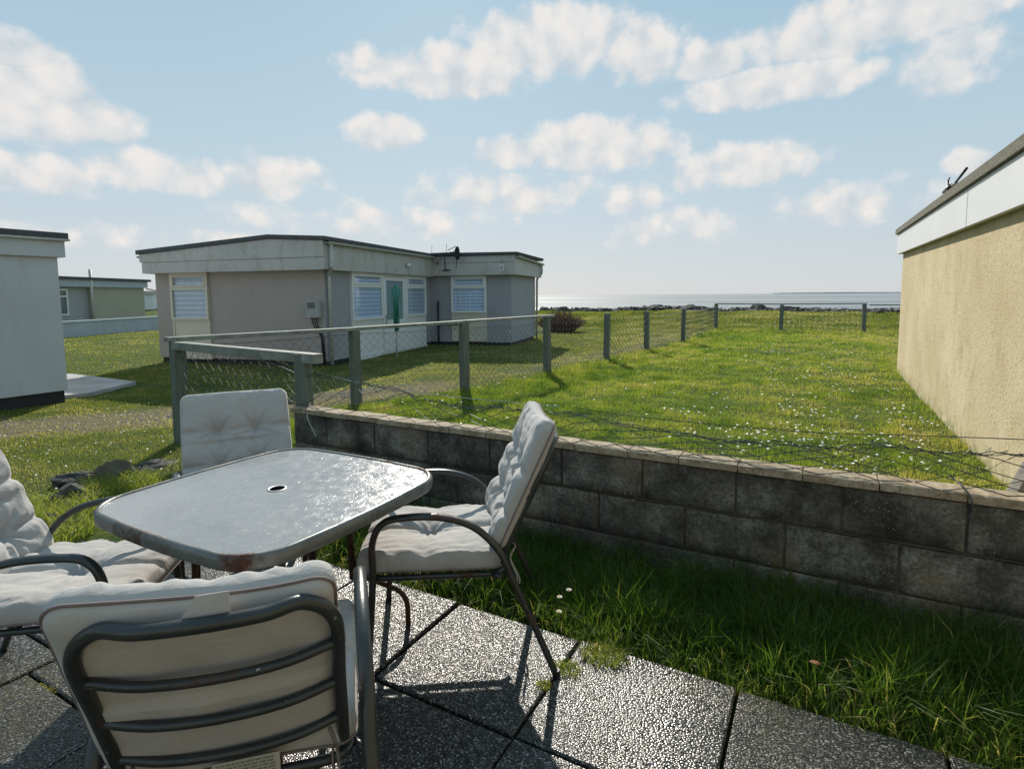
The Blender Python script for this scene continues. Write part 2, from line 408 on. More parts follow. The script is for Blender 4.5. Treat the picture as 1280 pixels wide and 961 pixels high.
def grass_mat(name, stops, trans=0.5):
    t = MT(name)
    a = t.attr('tint')
    c = t.ramp(a, stops)
    t.color(c).rough(0.45).spec(0.35)
    tr = t.n('ShaderNodeBsdfTranslucent'); t.l(t.mix(1.0, c, (1.55, 1.6, 0.75), 'MULTIPLY'), tr.inputs[0])
    mx = t.n('ShaderNodeMixShader'); mx.inputs[0].default_value = trans
    t.l(t.p.outputs[0], mx.inputs[1]); t.l(tr.outputs[0], mx.inputs[2]); t.l(mx.outputs[0], t.o.inputs[0])
    return t.m
GR = [(0.0, (0.035, 0.078, 0.014)), (0.3, (0.105, 0.17, 0.027)), (0.6, (0.235, 0.285, 0.055)), (0.8, (0.32, 0.30, 0.10)), (1.0, (0.42, 0.35, 0.17))]
M_grass = grass_mat('grass_blades', GR, 0.52)
M_grass_dry = grass_mat('short_turf_blades', [(0.0, (0.065, 0.10, 0.02)), (0.35, (0.14, 0.175, 0.036)), (0.6, (0.24, 0.235, 0.07)), (1.0, (0.46, 0.40, 0.22))], 0.45)
M_grass_tall = grass_mat('long_grass_blades', [(0.0, (0.032, 0.072, 0.014)), (0.5, (0.07, 0.135, 0.022)), (0.85, (0.13, 0.20, 0.036)), (1.0, (0.34, 0.30, 0.13))], 0.5)

def water_mat():
    t = MT('sea_water'); t.color((0.27, 0.29, 0.305)).rough(0.7).spec(0.12)
    t.bump(t.noise(0.9, 8, 0.6, stretch=(1, 1, 1)), 0.4, 0.4)
    return t.m
M_sea = water_mat()
M_sand = simple('wet_sand', (0.13, 0.12, 0.10), 0.55, var=0.3, scale=0.05)
def rock_mat(name, a, b, c):
    t = MT(name); n = t.noise(4, 8, 0.7); col = t.ramp(n, [(0.3, a), (0.5, b), (0.72, c)])
    t.color(col).rough(0.85); t.bump(t.noise(7, 9, 0.75), 1.0, 0.12); return t.m
M_rock = rock_mat('shore_rock', (0.03, 0.028, 0.028), (0.07, 0.065, 0.062), (0.16, 0.15, 0.14))
M_rock_l = rock_mat('limestone', (0.04, 0.038, 0.034), (0.14, 0.135, 0.12), (0.40, 0.39, 0.36))
def wood_mat():
    t = MT('green_stained_post')
    n = t.noise(7, 7, 0.65, stretch=(4, 4, 0.5)); c = t.ramp(n, [(0.3, (0.085, 0.105, 0.085)), (0.6, (0.15, 0.17, 0.14)), (0.8, (0.23, 0.24, 0.20))])
    c = t.mix(t.ramp(t.noise(20, 5), [(0.6, 0.0), (0.75, 0.5)]), c, (0.22, 0.22, 0.18))
    t.color(c).rough(0.8); t.bump(t.noise(24, 6, 0.7, stretch=(3, 3, 0.3)), 0.5, 0.006); return t.m
M_post = wood_mat()
def rail_mat():
    t = MT('grey_weathered_rail')
    n = t.noise(9, 7, 0.65); c = t.ramp(n, [(0.3, (0.14, 0.15, 0.13)), (0.55, (0.24, 0.25, 0.22)), (0.75, (0.34, 0.34, 0.31))])
    t.color(c).rough(0.7); t.bump(t.noise(40, 6, 0.7), 0.5, 0.004); return t.m
M_rail = rail_mat()
M_wire = simple('weathered_wire', (0.075, 0.08, 0.08), 0.55, metal=0.2, var=0.5, scale=15)
M_wire_b = simple('bright_galvanised_wire', (0.45, 0.45, 0.45), 0.4, metal=0.8, var=0.3, scale=15)
def frame_mat(name, rust=0.25, base=(0.036, 0.041, 0.041)):
    t = MT(name)
    c = t.ramp(t.noise(12, 5), [(0.3, tuple(x * 0.8 for x in base)), (0.7, tuple(x * 1.35 for x in base))])
    r = t.noise(6, 8, 0.7); f = t.ramp(r, [(0.62 - rust * 0.35, 0.0), (0.72 - rust * 0.25, 1.0)])
    c = t.mix(f, c, t.ramp(t.noise(50, 4), [(0.3, (0.035, 0.018, 0.012)), (0.7, (0.105, 0.042, 0.02))]))
    ch = t.ramp(t.noise(85, 3, 0.7), [(0.69, 0.0), (0.72, 0.7)]); c = t.mix(ch, c, (0.5, 0.5, 0.48))
    t.color(c).rough(t.ramp(f, [(0.0, 0.30), (1.0, 0.85)])).metal(0.25).spec(0.6)
    t.bump(t.noise(130, 4), 0.18, 0.002); return t.m
M_frame = frame_mat('green_grey_tube', 0.05)
M_frame_rust = frame_mat('rusty_tube', 0.75)
M_rim = frame_mat('table_rim_metal', 0.36, (0.125, 0.13, 0.122))
def cushion_mat(name, c):
    t = MT(name)
    n = t.noise(5, 5); w = t.noise(420, 2, 0.5, stretch=(1, 0.15, 1)); w2 = t.noise(420, 2, 0.5, stretch=(0.15, 1, 1))
    col = t.ramp(n, [(0.3, tuple(x * 0.94 for x in c)), (0.7, tuple(x * 1.05 for x in c))])
    col = t.mix(0.35, col, t.mix(0.5, t.ramp(w, [(0.3, 0.3), (0.7, 0.62)]), t.ramp(w2, [(0.3, 0.3), (0.7, 0.62)])), 'MULTIPLY') if False else col
    dirt = t.ramp(t.noise(9, 7, 0.7), [(0.62, 0.0), (0.8, 0.35)]); col = t.mix(dirt, col, tuple(x * 0.6 for x in c))
    t.color(col).rough(0.9).spec(0.15)
    t.p.inputs['Sheen Weight'].default_value = 0.15
    t.bump(w, 0.18, 0.0015); t.bump(w2, 0.18, 0.0015)
    t.bump(t.noise(16, 4, 0.55, dist=1.2), 0.35, 0.012)
    return t.m
M_cushion = cushion_mat('beige_canvas', (0.435, 0.418, 0.402))
M_piping = simple('mauve_piping', (0.20, 0.155, 0.15), 0.8)
M_tie = simple('cushion_tie_tape', (0.46, 0.42, 0.38), 0.85)
M_tie_d = simple('brown_tie_tape', (0.16, 0.13, 0.12), 0.85)
def table_glass():
    t = MT('pebbled_table_glass')
    c = t.ramp(t.noise(2.5, 6, 0.6), [(0.3, (0.22, 0.22, 0.22)), (0.7, (0.32, 0.315, 0.31))])
    sp_ = t.noise(70, 3, 0.6); c = t.mix(t.ramp(sp_, [(0.60, 0.0), (0.67, 0.35)]), c, (0.45, 0.45, 0.44))
    t.color(c).rough(t.ramp(t.noise(24, 5, 0.6), [(0.35, 0.10), (0.65, 0.26)])).spec(0.6)
    t.p.inputs['Coat Weight'].default_value = 0.15
    t.bump(t.noise(75, 3, 0.55, dist=1.0, stretch=(1, 0.6, 1)), 0.42, 0.0028); t.bump(t.noise(7, 3), 0.12, 0.01)
    return t.m
M_tglass = table_glass()
M_dark = simple('hole_shade', (0.01, 0.01, 0.01), 0.9)  # near-black colour stands in for the shade inside the parasol hole
M_concrete = simple('pale_concrete', (0.36, 0.35, 0.34), 0.8, var=0.2, scale=2, bump=0.4, bscale=60)
M_label = simple('care_label', (0.55, 0.54, 0.47), 0.6, var=0.05)
M_ink = simple('label_print', (0.20, 0.20, 0.18), 0.7)
M_petal = simple('daisy_petals', (0.75, 0.75, 0.72), 0.6)
M_yolk = simple('daisy_centre', (0.65, 0.45, 0.04), 0.6)
M_timber = rock_mat('silvered_timber', (0.16, 0.14, 0.12), (0.30, 0.28, 0.25), (0.45, 0.42, 0.38))

# ------------------------------------------------------------------ value noise for numpy placement
_perm = rng.random((256, 256))
def vnoise(x, y, s):
    x = np.asarray(x) * s + 71.3; y = np.asarray(y) * s + 37.7
    xi = np.floor(x).astype(int); yi = np.floor(y).astype(int); fx = x - xi; fy = y - yi
    fx = fx * fx * (3 - 2 * fx); fy = fy * fy * (3 - 2 * fy)
    g = lambda a, b: _perm[a % 256, b % 256]
    return (g(xi, yi) * (1 - fx) + g(xi + 1, yi) * fx) * (1 - fy) + (g(xi, yi + 1) * (1 - fx) + g(xi + 1, yi + 1) * fx) * fy
def fbm(x, y, s): return (vnoise(x, y, s) + 0.5 * vnoise(x, y, s * 2.1) + 0.25 * vnoise(x, y, s * 4.3)) / 1.75
def seg_dist(x, y, pts):
    d = np.full(np.shape(x), 1e9)
    for (x0, y0), (x1, y1) in zip(pts[:-1], pts[1:]):
        dx, dy = x1 - x0, y1 - y0; t = np.clip(((x - x0) * dx + (y - y0) * dy) / (dx * dx + dy * dy), 0, 1)
        d = np.minimum(d, np.hypot(x - x0 - t * dx, y - y0 - t * dy))
    return d
FENCE = [(-5.49, 3.21), (-5.26, 5.36), (-4.62, 6.93), (-4.36, 9.24), (-4.10, 11.7), (-3.82, 13.9), (-3.6, 17.0), (-3.73, 23.7)]
TRACK = [(-9.5, 1.0), (-7.9, 2.6), (-6.9, 4.0), (-6.0, 5.8), (-5.35, 7.4), (-5.0, 9.4), (-4.7, 12), (-4.4, 15), (-4.4, 20)]
def inside_fence(x, y):
    fx = np.interp(y, [p[1] for p in FENCE], [p[0] for p in FENCE])
    return (y > 3.06) & (x > fx) & (y < 24.0) & (x < 4.5) & ((y > 3.4) | (x > -3.6))
def worn(x, y):
    d = seg_dist(x, y, TRACK)
    w = np.clip(1.15 - d / 0.85, 0, 1) * np.interp(y, [6.0, 8.0], [1.0, 0.42])
    ins = inside_fence(x, y); w = np.where(ins, 0, w)
    w = np.maximum(w, np.clip(1 - np.hypot((x + 0.9) / 1.9, (y - 15.2) / 0.45), 0, 1) * 0.9)    # bare scrape in the lawn
    w = np.maximum(w, np.where(~ins, 0.18 * fbm(x, y, 1.3), 0))
    return w
def height(x, y):
    x = np.asarray(x, float); y = np.asarray(y, float)
    h = (fbm(x, y, 0.9) - 0.5) * 0.06 + (fbm(x, y, 3.1) - 0.5) * 0.035
    h = h * np.clip((y - 2.2) / 1.5, 0, 1)
    bank = np.clip((y - 24.5) / 7.5, 0, 1); bank = bank * bank * (3 - 2 * bank)
    h = h + bank * (0.36 + (fbm(x, y, 0.35) - 0.5) * 0.35)
    drop = np.clip((y - 34) / 9, 0, 1); h = h * (1 - drop) - drop * drop * (3 - 2 * drop) * 3.4
    pat = (y < 2.95) & (x > -3.7) & (x < 3)
    h = np.where(pat, -0.03, h)
    return h

# ------------------------------------------------------------------ setting: ground, sea
def axis(parts):
    out = []
    for a, b, st in parts: out += list(np.arange(a, b, st))
    return np.array(out + [parts[-1][1]])
gx = axis([(-900, -100, 80), (-100, -30, 5), (-30, -14, 0.8), (-14, 2.4, 0.1), (2.4, 8, 0.4), (8, 20, 1.0), (20, 100, 8), (100, 900, 80)])
gy = axis([(-60, -4, 4), (-4, 1.5, 0.5), (1.5, 12, 0.1), (12, 44, 0.25), (44, 60, 4)])
X, Y = np.meshgrid(gx, gy); Z = height(X, Y) - 0.004
nv = X.size; me = bpy.data.meshes.new('ground')
ny, nx = X.shape
idx = np.arange(nv).reshape(ny, nx)
q = np.stack([idx[:-1, :-1], idx[:-1, 1:], idx[1:, 1:], idx[1:, :-1]], -1).reshape(-1, 4)
me.vertices.add(nv); me.vertices.foreach_set('co', np.stack([X, Y, Z], -1).astype(np.float32).ravel())
me.loops.add(q.size); me.loops.foreach_set('vertex_index', q.ravel().astype(np.int32))
me.polygons.add(len(q)); me.polygons.foreach_set('loop_start', (np.arange(len(q)) * 4).astype(np.int32)); me.polygons.foreach_set('loop_total', np.full(len(q), 4, np.int32))
me.polygons.foreach_set('use_smooth', np.ones(len(q), bool))
at = me.attributes.new('worn', 'FLOAT', 'POINT'); at.data.foreach_set('value', worn(X, Y).astype(np.float32).ravel())
me.update(); me.validate(); me.materials.append(M_ground)
ground = bpy.data.objects.new('ground', me); COL.objects.link(ground); tag(ground, kind='structure')

sea = MB().add([(-9000, 38, -2.3), (9000, 38, -2.3), (9000, 14000, -2.3), (-9000, 14000, -2.3)], [(0, 1, 2, 3)]).build('sea', M_sea); tag(sea, kind='structure')
for nm, (x0, x1, y0, y1) in {'sandbar': (-95, -52, 128, 150), 'sandbar.001': (-420, 120, 560, 640), 'sandbar.002': (-60, 60, 90, 94), 'sandbar.003': (-150, 40, 260, 275)}.items():
    m = MB(); n = 26
    top = [(x0 + (x1 - x0) * i / n, y1 - (y1 - y0) * (0.5 - 0.5 * math.sin(PI * i / n)) + random.uniform(-1, 1)) for i in range(n + 1)]
    bot = [(x0 + (x1 - x0) * i / n, y0 + (y1 - y0) * (0.5 - 0.5 * math.sin(PI * i / n)) + random.uniform(-1, 1)) for i in range(n + 1)]
    vs = [(x, y, -2.25 + 0.12) for x, y in top] + [(x, y, -2.28) for x, y in bot]
    m.add(vs, [(n + 1 + i, n + 2 + i, i + 1, i) for i in range(n)]); tag(m.build('sandbar', M_sand, fix=False), kind='structure')
# far low coast line
m = MB(); n = 60
vs = []
for i in range(n + 1):
    x = -500 + 2600 * i / n; h = 6 + 5 * max(0, math.sin(i * 0.11)) + random.uniform(0, 3)
    vs += [(x, 7000, -3), (x, 7000, h * 0.6), (x, 7600, -3)]
fs = []
for i in range(n): fs += [(3 * i, 3 * i + 3, 3 * i + 4, 3 * i + 1), (3 * i + 1, 3 * i + 4, 3 * i + 5, 3 * i + 2)]
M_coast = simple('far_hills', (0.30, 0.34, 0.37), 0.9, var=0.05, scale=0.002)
tag(m.add(vs, fs).build('hills', M_coast), kind='structure')

# patio slabs
def slab_cells():
    cols = [-3.79, -3.19, -2.59, -2.0, -1.42, -0.82, -0.216, 0.384, 0.984, 1.584, 2.184]
    rows = [-0.92, -0.32, 0.28, 0.88, 1.48, 2.06]
    for i in range(len(cols) - 1):
        off = 0.115 if cols[i] < -2.6 else 0.0
        for j in range(len(rows) - 1):
            if cols[i] < -3.3 and j == 4: continue
            yield cols[i], cols[i + 1], rows[j] + off, rows[j + 1] + (off if j < 4 else 0)
m = MB(); tone = []
for x0, x1, y0, y1 in slab_cells():
    g = 0.0055; a = [random.uniform(-0.003, 0.003) for _ in range(3)]
    x0 += g; x1 -= g; y0 += g; y1 -= g; c = 0.006
    def z(x, y): return 0.012 + a[0] + a[1] * (x - x0) / 0.6 + a[2] * (y - y0) / 0.6
    N = 6; P = []
    xs = [x0, x0 + c] + [x0 + c + (x1 - x0 - 2 * c) * k / N for k in range(1, N)] + [x1 - c, x1]
    ys = [y0, y0 + c] + [y0 + c + (y1 - y0 - 2 * c) * k / N for k in range(1, N)] + [y1 - c, y1]
    P = [[(x, y, z(x, y) - (0.005 if x in (x0, x1) or y in (y0, y1) else 0)) for x in xs] for y in ys]
    m.grid(P)
    n0 = len(m.v)
    m.add([(x0, y0, z(x0, y0) - .005), (x1, y0, z(x1, y0) - .005), (x1, y1, z(x1, y1) - .005), (x0, y1, z(x0, y1) - .005), (x0, y0, -0.03), (x1, y0, -0.03), (x1, y1, -0.03), (x0, y1, -0.03)],
          [(4, 5, 1, 0), (5, 6, 2, 1), (6, 7, 3, 2), (7, 4, 0, 3)])
    tone += [random.random()] * (len(m.v) - len(tone))
patio = m.build('patio', M_paver, fix=False)
co = np.array(m.v); 
mo = np.clip(1 - np.hypot(co[:, 0] + 1.72, co[:, 1] - 1.72) / 0.28, 0, 1) + np.clip(1 - np.hypot(co[:, 0] + 2.5, co[:, 1] - 0.8) / 0.35, 0, 1) * 0.6 + np.clip(fbm(co[:, 0], co[:, 1], 2.0) - 0.58, 0, 1) * 2.2
at = patio.data.attributes.new('moss', 'FLOAT', 'POINT'); at.data.foreach_set('value', np.clip(mo, 0, 1).astype(np.float32))
at = patio.data.attributes.new('tone', 'FLOAT', 'POINT'); at.data.foreach_set('value', np.array(tone, np.float32))
tag(patio, kind='structure')
m = MB(); m.prism([(-9.5, 3.9), (-9.42, 4.2), (-10.0, 5.15), (-12.2, 5.15), (-12.0, 3.9)], 'z', -0.05, 0.045)
path = m.build('path', M_concrete, bev=0.01); tag(path, kind='structure')

# ------------------------------------------------------------------ block wall
WX0, WX1, WY = -3.50, 2.3, 2.90
wall = empty('block_wall', ((WX0 + WX1) / 2, WY + 0.05, 0), 0, 'low weathered concrete block wall with stone coping beside the patio', 'wall')
ox, oy = (WX0 + WX1) / 2, WY + 0.05
joints_top = [-3.153, -2.69, -2.228, -1.759, -1.279, -0.811, -0.344, 0.108, 0.56, 1.02, 1.48, 1.94]
m = MB(); mj = MB()
for ci, (z0, z1) in enumerate(((-0.11, 0.095), (0.105, 0.325), (0.335, 0.545))):
    js = [WX0] + [j + (0.0 if ci % 2 == 0 else 0.225) for j in joints_top if WX0 + 0.1 < j + (0.0 if ci % 2 == 0 else 0.225) < WX1 - 0.1] + [WX1]
    if ci % 2 == 1: js.insert(1, WX0 + 0.12 + 0.225)if js[1] - js[0] > 0.5 else None
    for a, b in zip(js[:-1], js[1:]):
        if b - a < 0.03: continue
        d = random.uniform(-0.003, 0.004)
        m.box(a + 0.005 - ox, b - 0.005 - ox, -0.05 + d, 0.05, z0, z1)
b1 = m.build('blocks', M_block, wall, bev=0.005)
mj.box(WX0 - ox + 0.004, WX1 - ox - 0.004, -0.042, 0.042, -0.12, 0.548).build('mortar', M_mortar, wall)
m = MB(); x = WX0 - 0.02
while x < WX1:
    w = random.uniform(0.27, 0.31); d = random.uniform(-0.003, 0.003); dz = random.uniform(-0.002, 0.002)
    m.box(x + 0.002 - ox, x + w - 0.002 - ox, -0.068 + d, 0.066 + d, 0.553 + dz, 0.590 + dz); x += w
m.build('coping', M_coping, wall, bev=0.004)

# ------------------------------------------------------------------ bungalow (middle house)
P0 = (-8.86, 8.24, 0); HR = math.radians(12.83)
house = empty('grey_bungalow', P0, HR, 'single storey taupe and grey chalet with white door and windows facing the fenced lawn', 'bungalow')
LW = 8.0
# wall bodies: gable end painted taupe, sides grey
m = MB(); m.box(-4.32, 0, 0, 5.2, 0.10, 2.06); m.build('gable_wall', M_wall_beige, house)
tag(house.children[-1], 'taupe painted gable end wall')
m = MB(); m.box(0.0, 0.012, 0.012, 5.19, 0.10, 2.05); m.box(-4.3, 2.44, 5.2, LW, 0.10, 2.10); m.build('side_wall', M_wall_grey, house)
m = MB(); m.box(-4.28, -0.04, 0.04, 5.3, -0.05, 0.10); m.box(-4.25, 2.40, 5.24, LW - 0.03, -0.05, 0.10); m.build('plinth', M_black, house)
# gable profile (x, z) -> fascia boards
def prof(x):      # roof underside height by local x
    return float(np.interp(x, [-4.45, -1.05, 0.25], [2.36, 2.585, 2.515]))
m = MB()
xs = [-4.60, -1.05, 0.20]
m.prism([(-4.36, 1.955), (0.20, 1.955), (0.20, 2.20), (-4.36, 2.19)], 'y', -0.28, -0.255)
m.prism([(-4.40, 2.194), (0.20, 2.204), (0.20, prof(.2)), (-1.05, prof(-1.05)), (-4.40, prof(-4.4))], 'y', -0.295, -0.255)
m.box(-4.36, 0.20, -0.255, 0.0, 1.958, 1.975)      # soffit
m.build('gable_fascia', M_fascia, house, bev=0.003)
m = MB()
m.prism([(-0.252, 1.955), (-0.252, 2.50), (4.96, 2.52), (4.96, 1.975)], 'x', 0.178, 0.20)
m.box(0.0, 0.178, -0.25, 5.0, 1.958, 1.975)
m.build('side_fascia', M_fascia, house)
MB().box(-4.36, -4.335, -0.252, 5.0, 1.955, 2.36).build('side_fascia', M_fascia, house)
m = MB()
m.box(0.2005, 2.62, 4.96, 4.985, 1.99, 2.52); m.box(2.596, 2.62, 4.986, LW + .15, 1.99, 2.45)
m.box(0.0, 2.596, 4.986, 5.2, 1.995, 2.01); m.box(2.44, 2.596, 5.2, LW + .1, 1.995, 2.01)
m.build('wing_fascia', M_fascia, house)
# a seam line in the fascia cladding
m = MB(); m.box(0.203, 2.60, 4.951, 4.957, 2.335, 2.341); m.build('fascia_joint', M_blackpipe, house)
m = MB()
pr = [(-4.46, 2.365), (-1.05, 2.59), (0.27, 2.52), (0.27, 2.60), (-1.05, 2.675), (-4.46, 2.455)]
m.prism(pr, 'y', -0.33, 4.90)
m.build('roof', M_roof, house, bev=0.006)
m = MB(); m.prism([(-4.46, 2.40), (-1.2, 2.56), (2.66, 2.522), (2.70, 2.60), (-1.2, 2.645), (-4.46, 2.47)], 'y', 4.902, LW + 0.2); m.build('wing_roof', M_roof, house, bev=0.006)
# gutters
def half_gutter(a, b, r, parent):
    a, b = Vector(a), Vector(b); d = (b - a).normalized(); s = d.cross(Vector((0, 0, 1))).normalized(); mm = MB(); P = []
    for q_ in (a, b):
        P.append([q_ + s * r * math.cos(t) + Vector((0, 0, 1)) * r * math.sin(t) for t in np.linspace(PI, 2 * PI, 9)] + [q_ + s * r * 0.86 * math.cos(t) + Vector((0, 0, 1)) * r * 0.86 * math.sin(t) for t in np.linspace(2 * PI, PI, 9)])
    mm.grid(P); return mm.build('gutter', M_gutter, parent, smooth=False)
half_gutter((0.262, -0.25, 2.50), (0.262, 4.92, 2.52), 0.052, house)
half_gutter((2.68, 4.95, 2.50), (2.68, LW + .15, 2.43), 0.052, house)
half_gutter((-4.44, -0.28, 2.335), (-4.44, 5.2, 2.335), 0.052, house)
# downpipes
def pipe(name, pts, r, mat, parent, fil=0.05, seg=10):
    return MB().tube(fillet(pts, fil), r, seg).build(name, mat, parent, smooth=True)
pipe('downpipe', [(0.262, -0.12, 2.46), (0.262, -0.12, 2.05), (0.262, -0.12, 2.0), (0.075, 0.07, 1.86), (0.075, 0.07, 0.03)], 0.034, M_gutter, house)
pipe('downpipe', [(2.68, LW - 0.05, 2.40), (2.68, LW - 0.05, 2.12), (2.52, LW - 0.05, 1.95), (2.50, LW - 0.05, 0.03)], 0.034, M_gutter, house)
pipe('waste_pipe', [(0.25, 5.14, -0.02), (0.25, 5.14, 1.28)], 0.028, M_blackpipe, house)
pipe('waste_pipe', [(0.25, 5.14, 0.55), (0.42, 5.12, 0.62), (0.85, 5.12, 0.60)], 0.022, M_blackpipe, house)

# window units on a plane: 'fx(a, d, z)' maps along-wall a, proud d, height z to local coords
def frame_ring(m, F, a0, a1, z0, z1, t, d0, d1):
    def bx(aa, ab, za, zb):
        p = F(aa, d0, za); q_ = F(ab, d1, zb)
        m.box(min(p[0], q_[0]), max(p[0], q_[0]), min(p[1], q_[1]), max(p[1], q_[1]), za, zb)
    bx(a0, a0 + t, z0, z1); bx(a1 - t, a1, z0, z1); bx(a0 + t, a1 - t, z0, z0 + t); bx(a0 + t, a1 - t, z1 - t, z1)
def fbox(m, F, a0, a1, z0, z1, d0, d1):
    p = F(a0, d0, z0); q_ = F(a1, d1, z1)
    m.box(min(p[0], q_[0]), max(p[0], q_[0]), min(p[1], q_[1]), max(p[1], q_[1]), z0, z1)
def window_unit(F, a0, a1, z0, z1, zt, zlow, frame_m, panel_m, curtain_m, parent, lab=None):
    m = MB(); frame_ring(m, F, a0, a1, z0, z1, 0.055, 0.0, 0.075)
    fbox(m, F, a0 + 0.055, a1 - 0.055, zt - 0.03, zt + 0.03, 0.0, 0.07)
    frame_ring(m, F, a0 + 0.057, a1 - 0.057, zt + 0.032, z1 - 0.057, 0.04, 0.005, 0.088)
    w = m.build('window', frame_m, parent, bev=0.004)
    if lab: w['label'] = lab
    m = MB()
    fbox(m, F, a0 + 0.055, a1 - 0.055, z0 + 0.055, zt - 0.03, 0.042, 0.046); fbox(m, F, a0 + 0.1, a1 - 0.1, zt + 0.07, z1 - 0.1, 0.042, 0.046)
    m.build('pane', M_glass, w)
    # wavy blind just behind the glass
    n = 46; m = MB(); P = []
    for zz in (z0 + 0.055, z1 - 0.06):
        P.append([F(a0 + 0.056 + (a1 - a0 - 0.112) * i / n, 0.018 + 0.010 * math.sin(i * 0.9) * (0.6 + 0.4 * math.sin(i * 0.31)), zz) for i in range(n + 1)])
    m.grid(P).build('blind', curtain_m, w, smooth=True)
    if zlow is not None:
        m = MB(); fbox(m, F, a0, a1, zlow, z0 - 0.002, 0.0, 0.03); frame_ring(m, F, a0 + 0.002, a1 - 0.002, zlow + 0.002, z0 - 0.004, 0.045, 0.03, 0.048)
        m.build('lower_panel', panel_m, parent, bev=0.003)
Fg = lambda a, d, z: (-a, -d, z)              # gable face, a = distance left of the corner
Fs = lambda a, d, z: (0.012 + d, a, z)        # side face
Fw = lambda a, d, z: (a, 5.2 - d, z)          # wing front
window_unit(Fg, 2.85, 3.86, 0.94, 1.965, 1.62, 0.08, M_pvc_cream, M_pvc_cream, M_curtain, house, 'cream framed window in the gable end')
window_unit(Fs, 0.90, 2.26, 0.89, 1.965, 1.66, 0.06, M_pvc, M_pvc, M_blind, house)
window_unit(Fs, 3.50, 4.72, 0.89, 1.965, 1.66, 0.06, M_pvc, M_pvc, M_curtain, house)
window_unit(Fw, 0.66, 1.72, 0.94, 1.985, 1.66, 0.12, M_pvc, M_pvc_cream, M_blind, house)
# door
m = MB(); frame_ring(m, Fs, 2.27, 3.49, 0.06, 1.965, 0.055, 0.0, 0.08); m.build('door_frame', M_pvc, house, bev=0.004)
m = MB(); fbox(m, Fs, 2.33, 3.43, 0.12, 0.74, 0.02, 0.06); frame_ring(m, Fs, 2.33, 3.43, 0.74, 1.90, 0.10, 0.02, 0.062)
door = m.build('door', M_pvc, house, bev=0.004)
m = MB(); fbox(m, Fs, 2.43, 3.33, 0.84, 1.80, 0.035, 0.041); m.build('pane', M_glass, door)
m = MB(); fbox(m, Fs, 2.43, 3.33, 0.84, 1.80, 0.022, 0.026); m.build('blind', simple('frosted_glass_back', (0.30, 0.38, 0.36), 0.5, var=0.15), door)
m = MB(); fbox(m, Fs, 2.36, 2.42, 0.70, 0.98, 0.062, 0.072); m.tube([(0.075, 2.39, 0.92), (0.115, 2.39, 0.92), (0.115, 2.52, 0.92)], 0.011, 8); m.build('handle', M_wire_b, door)
m = MB(); fbox(m, Fs, 0.88, 4.74, -0.0, 0.058, 0.0, 0.06); m.build('sill', M_pvc, house)
# meter cabinet with cables
mb = MB().box(-0.36, -0.08, -0.14, -0.002, 1.0, 1.34).build('meter_box', M_far_grey, house, bev=0.01)
MB().box(-0.31, -0.14, -0.150, -0.1405, 1.19, 1.31).build('meter_dial', simple('meter_face', (0.07, 0.075, 0.07), 0.3), mb)
MB().box(-0.30, -0.16, -0.148, -0.1405, 1.06, 1.13).build('meter_window', simple('meter_plate', (0.30, 0.36, 0.33), 0.4), mb)
MB().tube([(-0.40, -0.07, 1.26), (-0.36, -0.07, 1.26)], 0.04, 12).build('meter_gland', M_far_grey, mb)
for k in range(3):
    pipe('cable', [(-0.28 + 0.06 * k, -0.07, 1.0), (-0.26 + 0.05 * k, -0.05, 0.85), (-0.10 + 0.025 * k, -0.03, 0.62), (-0.06 + 0.022 * k, -0.03, 0.02)], 0.011, M_blackpipe, house, 0.06, 6)
# fascia light
lt = MB().tube([(0.21, 3.30, 2.22), (0.235, 3.30, 2.22)], 0.07, 14).build('bulkhead_light', M_gutter, house)
m = MB(); m.tube([(0.235, 3.30, 2.22), (0.26, 3.30, 2.20), (0.285, 3.30, 2.17)], [0.05, 0.075, 0.02], 14); m.build('lamp_glass', M_pvc, lt, smooth=True)
# number plate 8
pl = MB().box(2.17, 2.31, 4.935, 4.950, 2.08, 2.27).build('number_plate', M_fascia_w, house, bev=0.003)
m = MB()
for cz, r in ((2.203, 0.024), (2.147, 0.030)):
    m.tube([(2.24 + r * math.cos(t), 4.931, cz + r * math.sin(t)) for t in np.linspace(0, 2 * PI, 16, endpoint=False)], 0.0075, 6, closed=True)
m.build('digit', M_ink, pl)
# aerial cluster on the inner corner of the fascia
ae = MB()
ae.tube([(0.62, 4.93, 2.12), (0.62, 4.82, 2.20), (0.62, 4.82, 2.62)], 0.016, 8); ae.tube([(0.5, 4.93, 2.14), (0.74, 4.93, 2.14)], 0.014, 8)
ae.tube([(0.30, 4.85, 2.60), (1.02, 4.82, 2.63)], 0.014, 8)
for i in range(7): ae.tube([(0.34 + i * 0.1, 4.62, 2.61 + 0.004 * i), (0.34 + i * 0.1, 5.03, 2.61 + 0.004 * i)], 0.006, 6)
ae.tube([(0.66, 4.83, 2.62), (0.68, 4.83, 2.86)], 0.006, 6); ae.tube([(0.22, 4.83, 2.62), (0.24, 4.83, 2.84)], 0.005, 6)
ae.tube([(0.98, 4.83, 2.55), (0.95, 4.83, 2.20)], 0.010, 6); ae.tube([(0.36, 4.93, 2.28), (0.36, 4.9, 2.38), (0.55, 4.85, 2.5)], 0.010, 6)
aer = ae.build('tv_aerial', M_blackpipe, house, smooth=True)
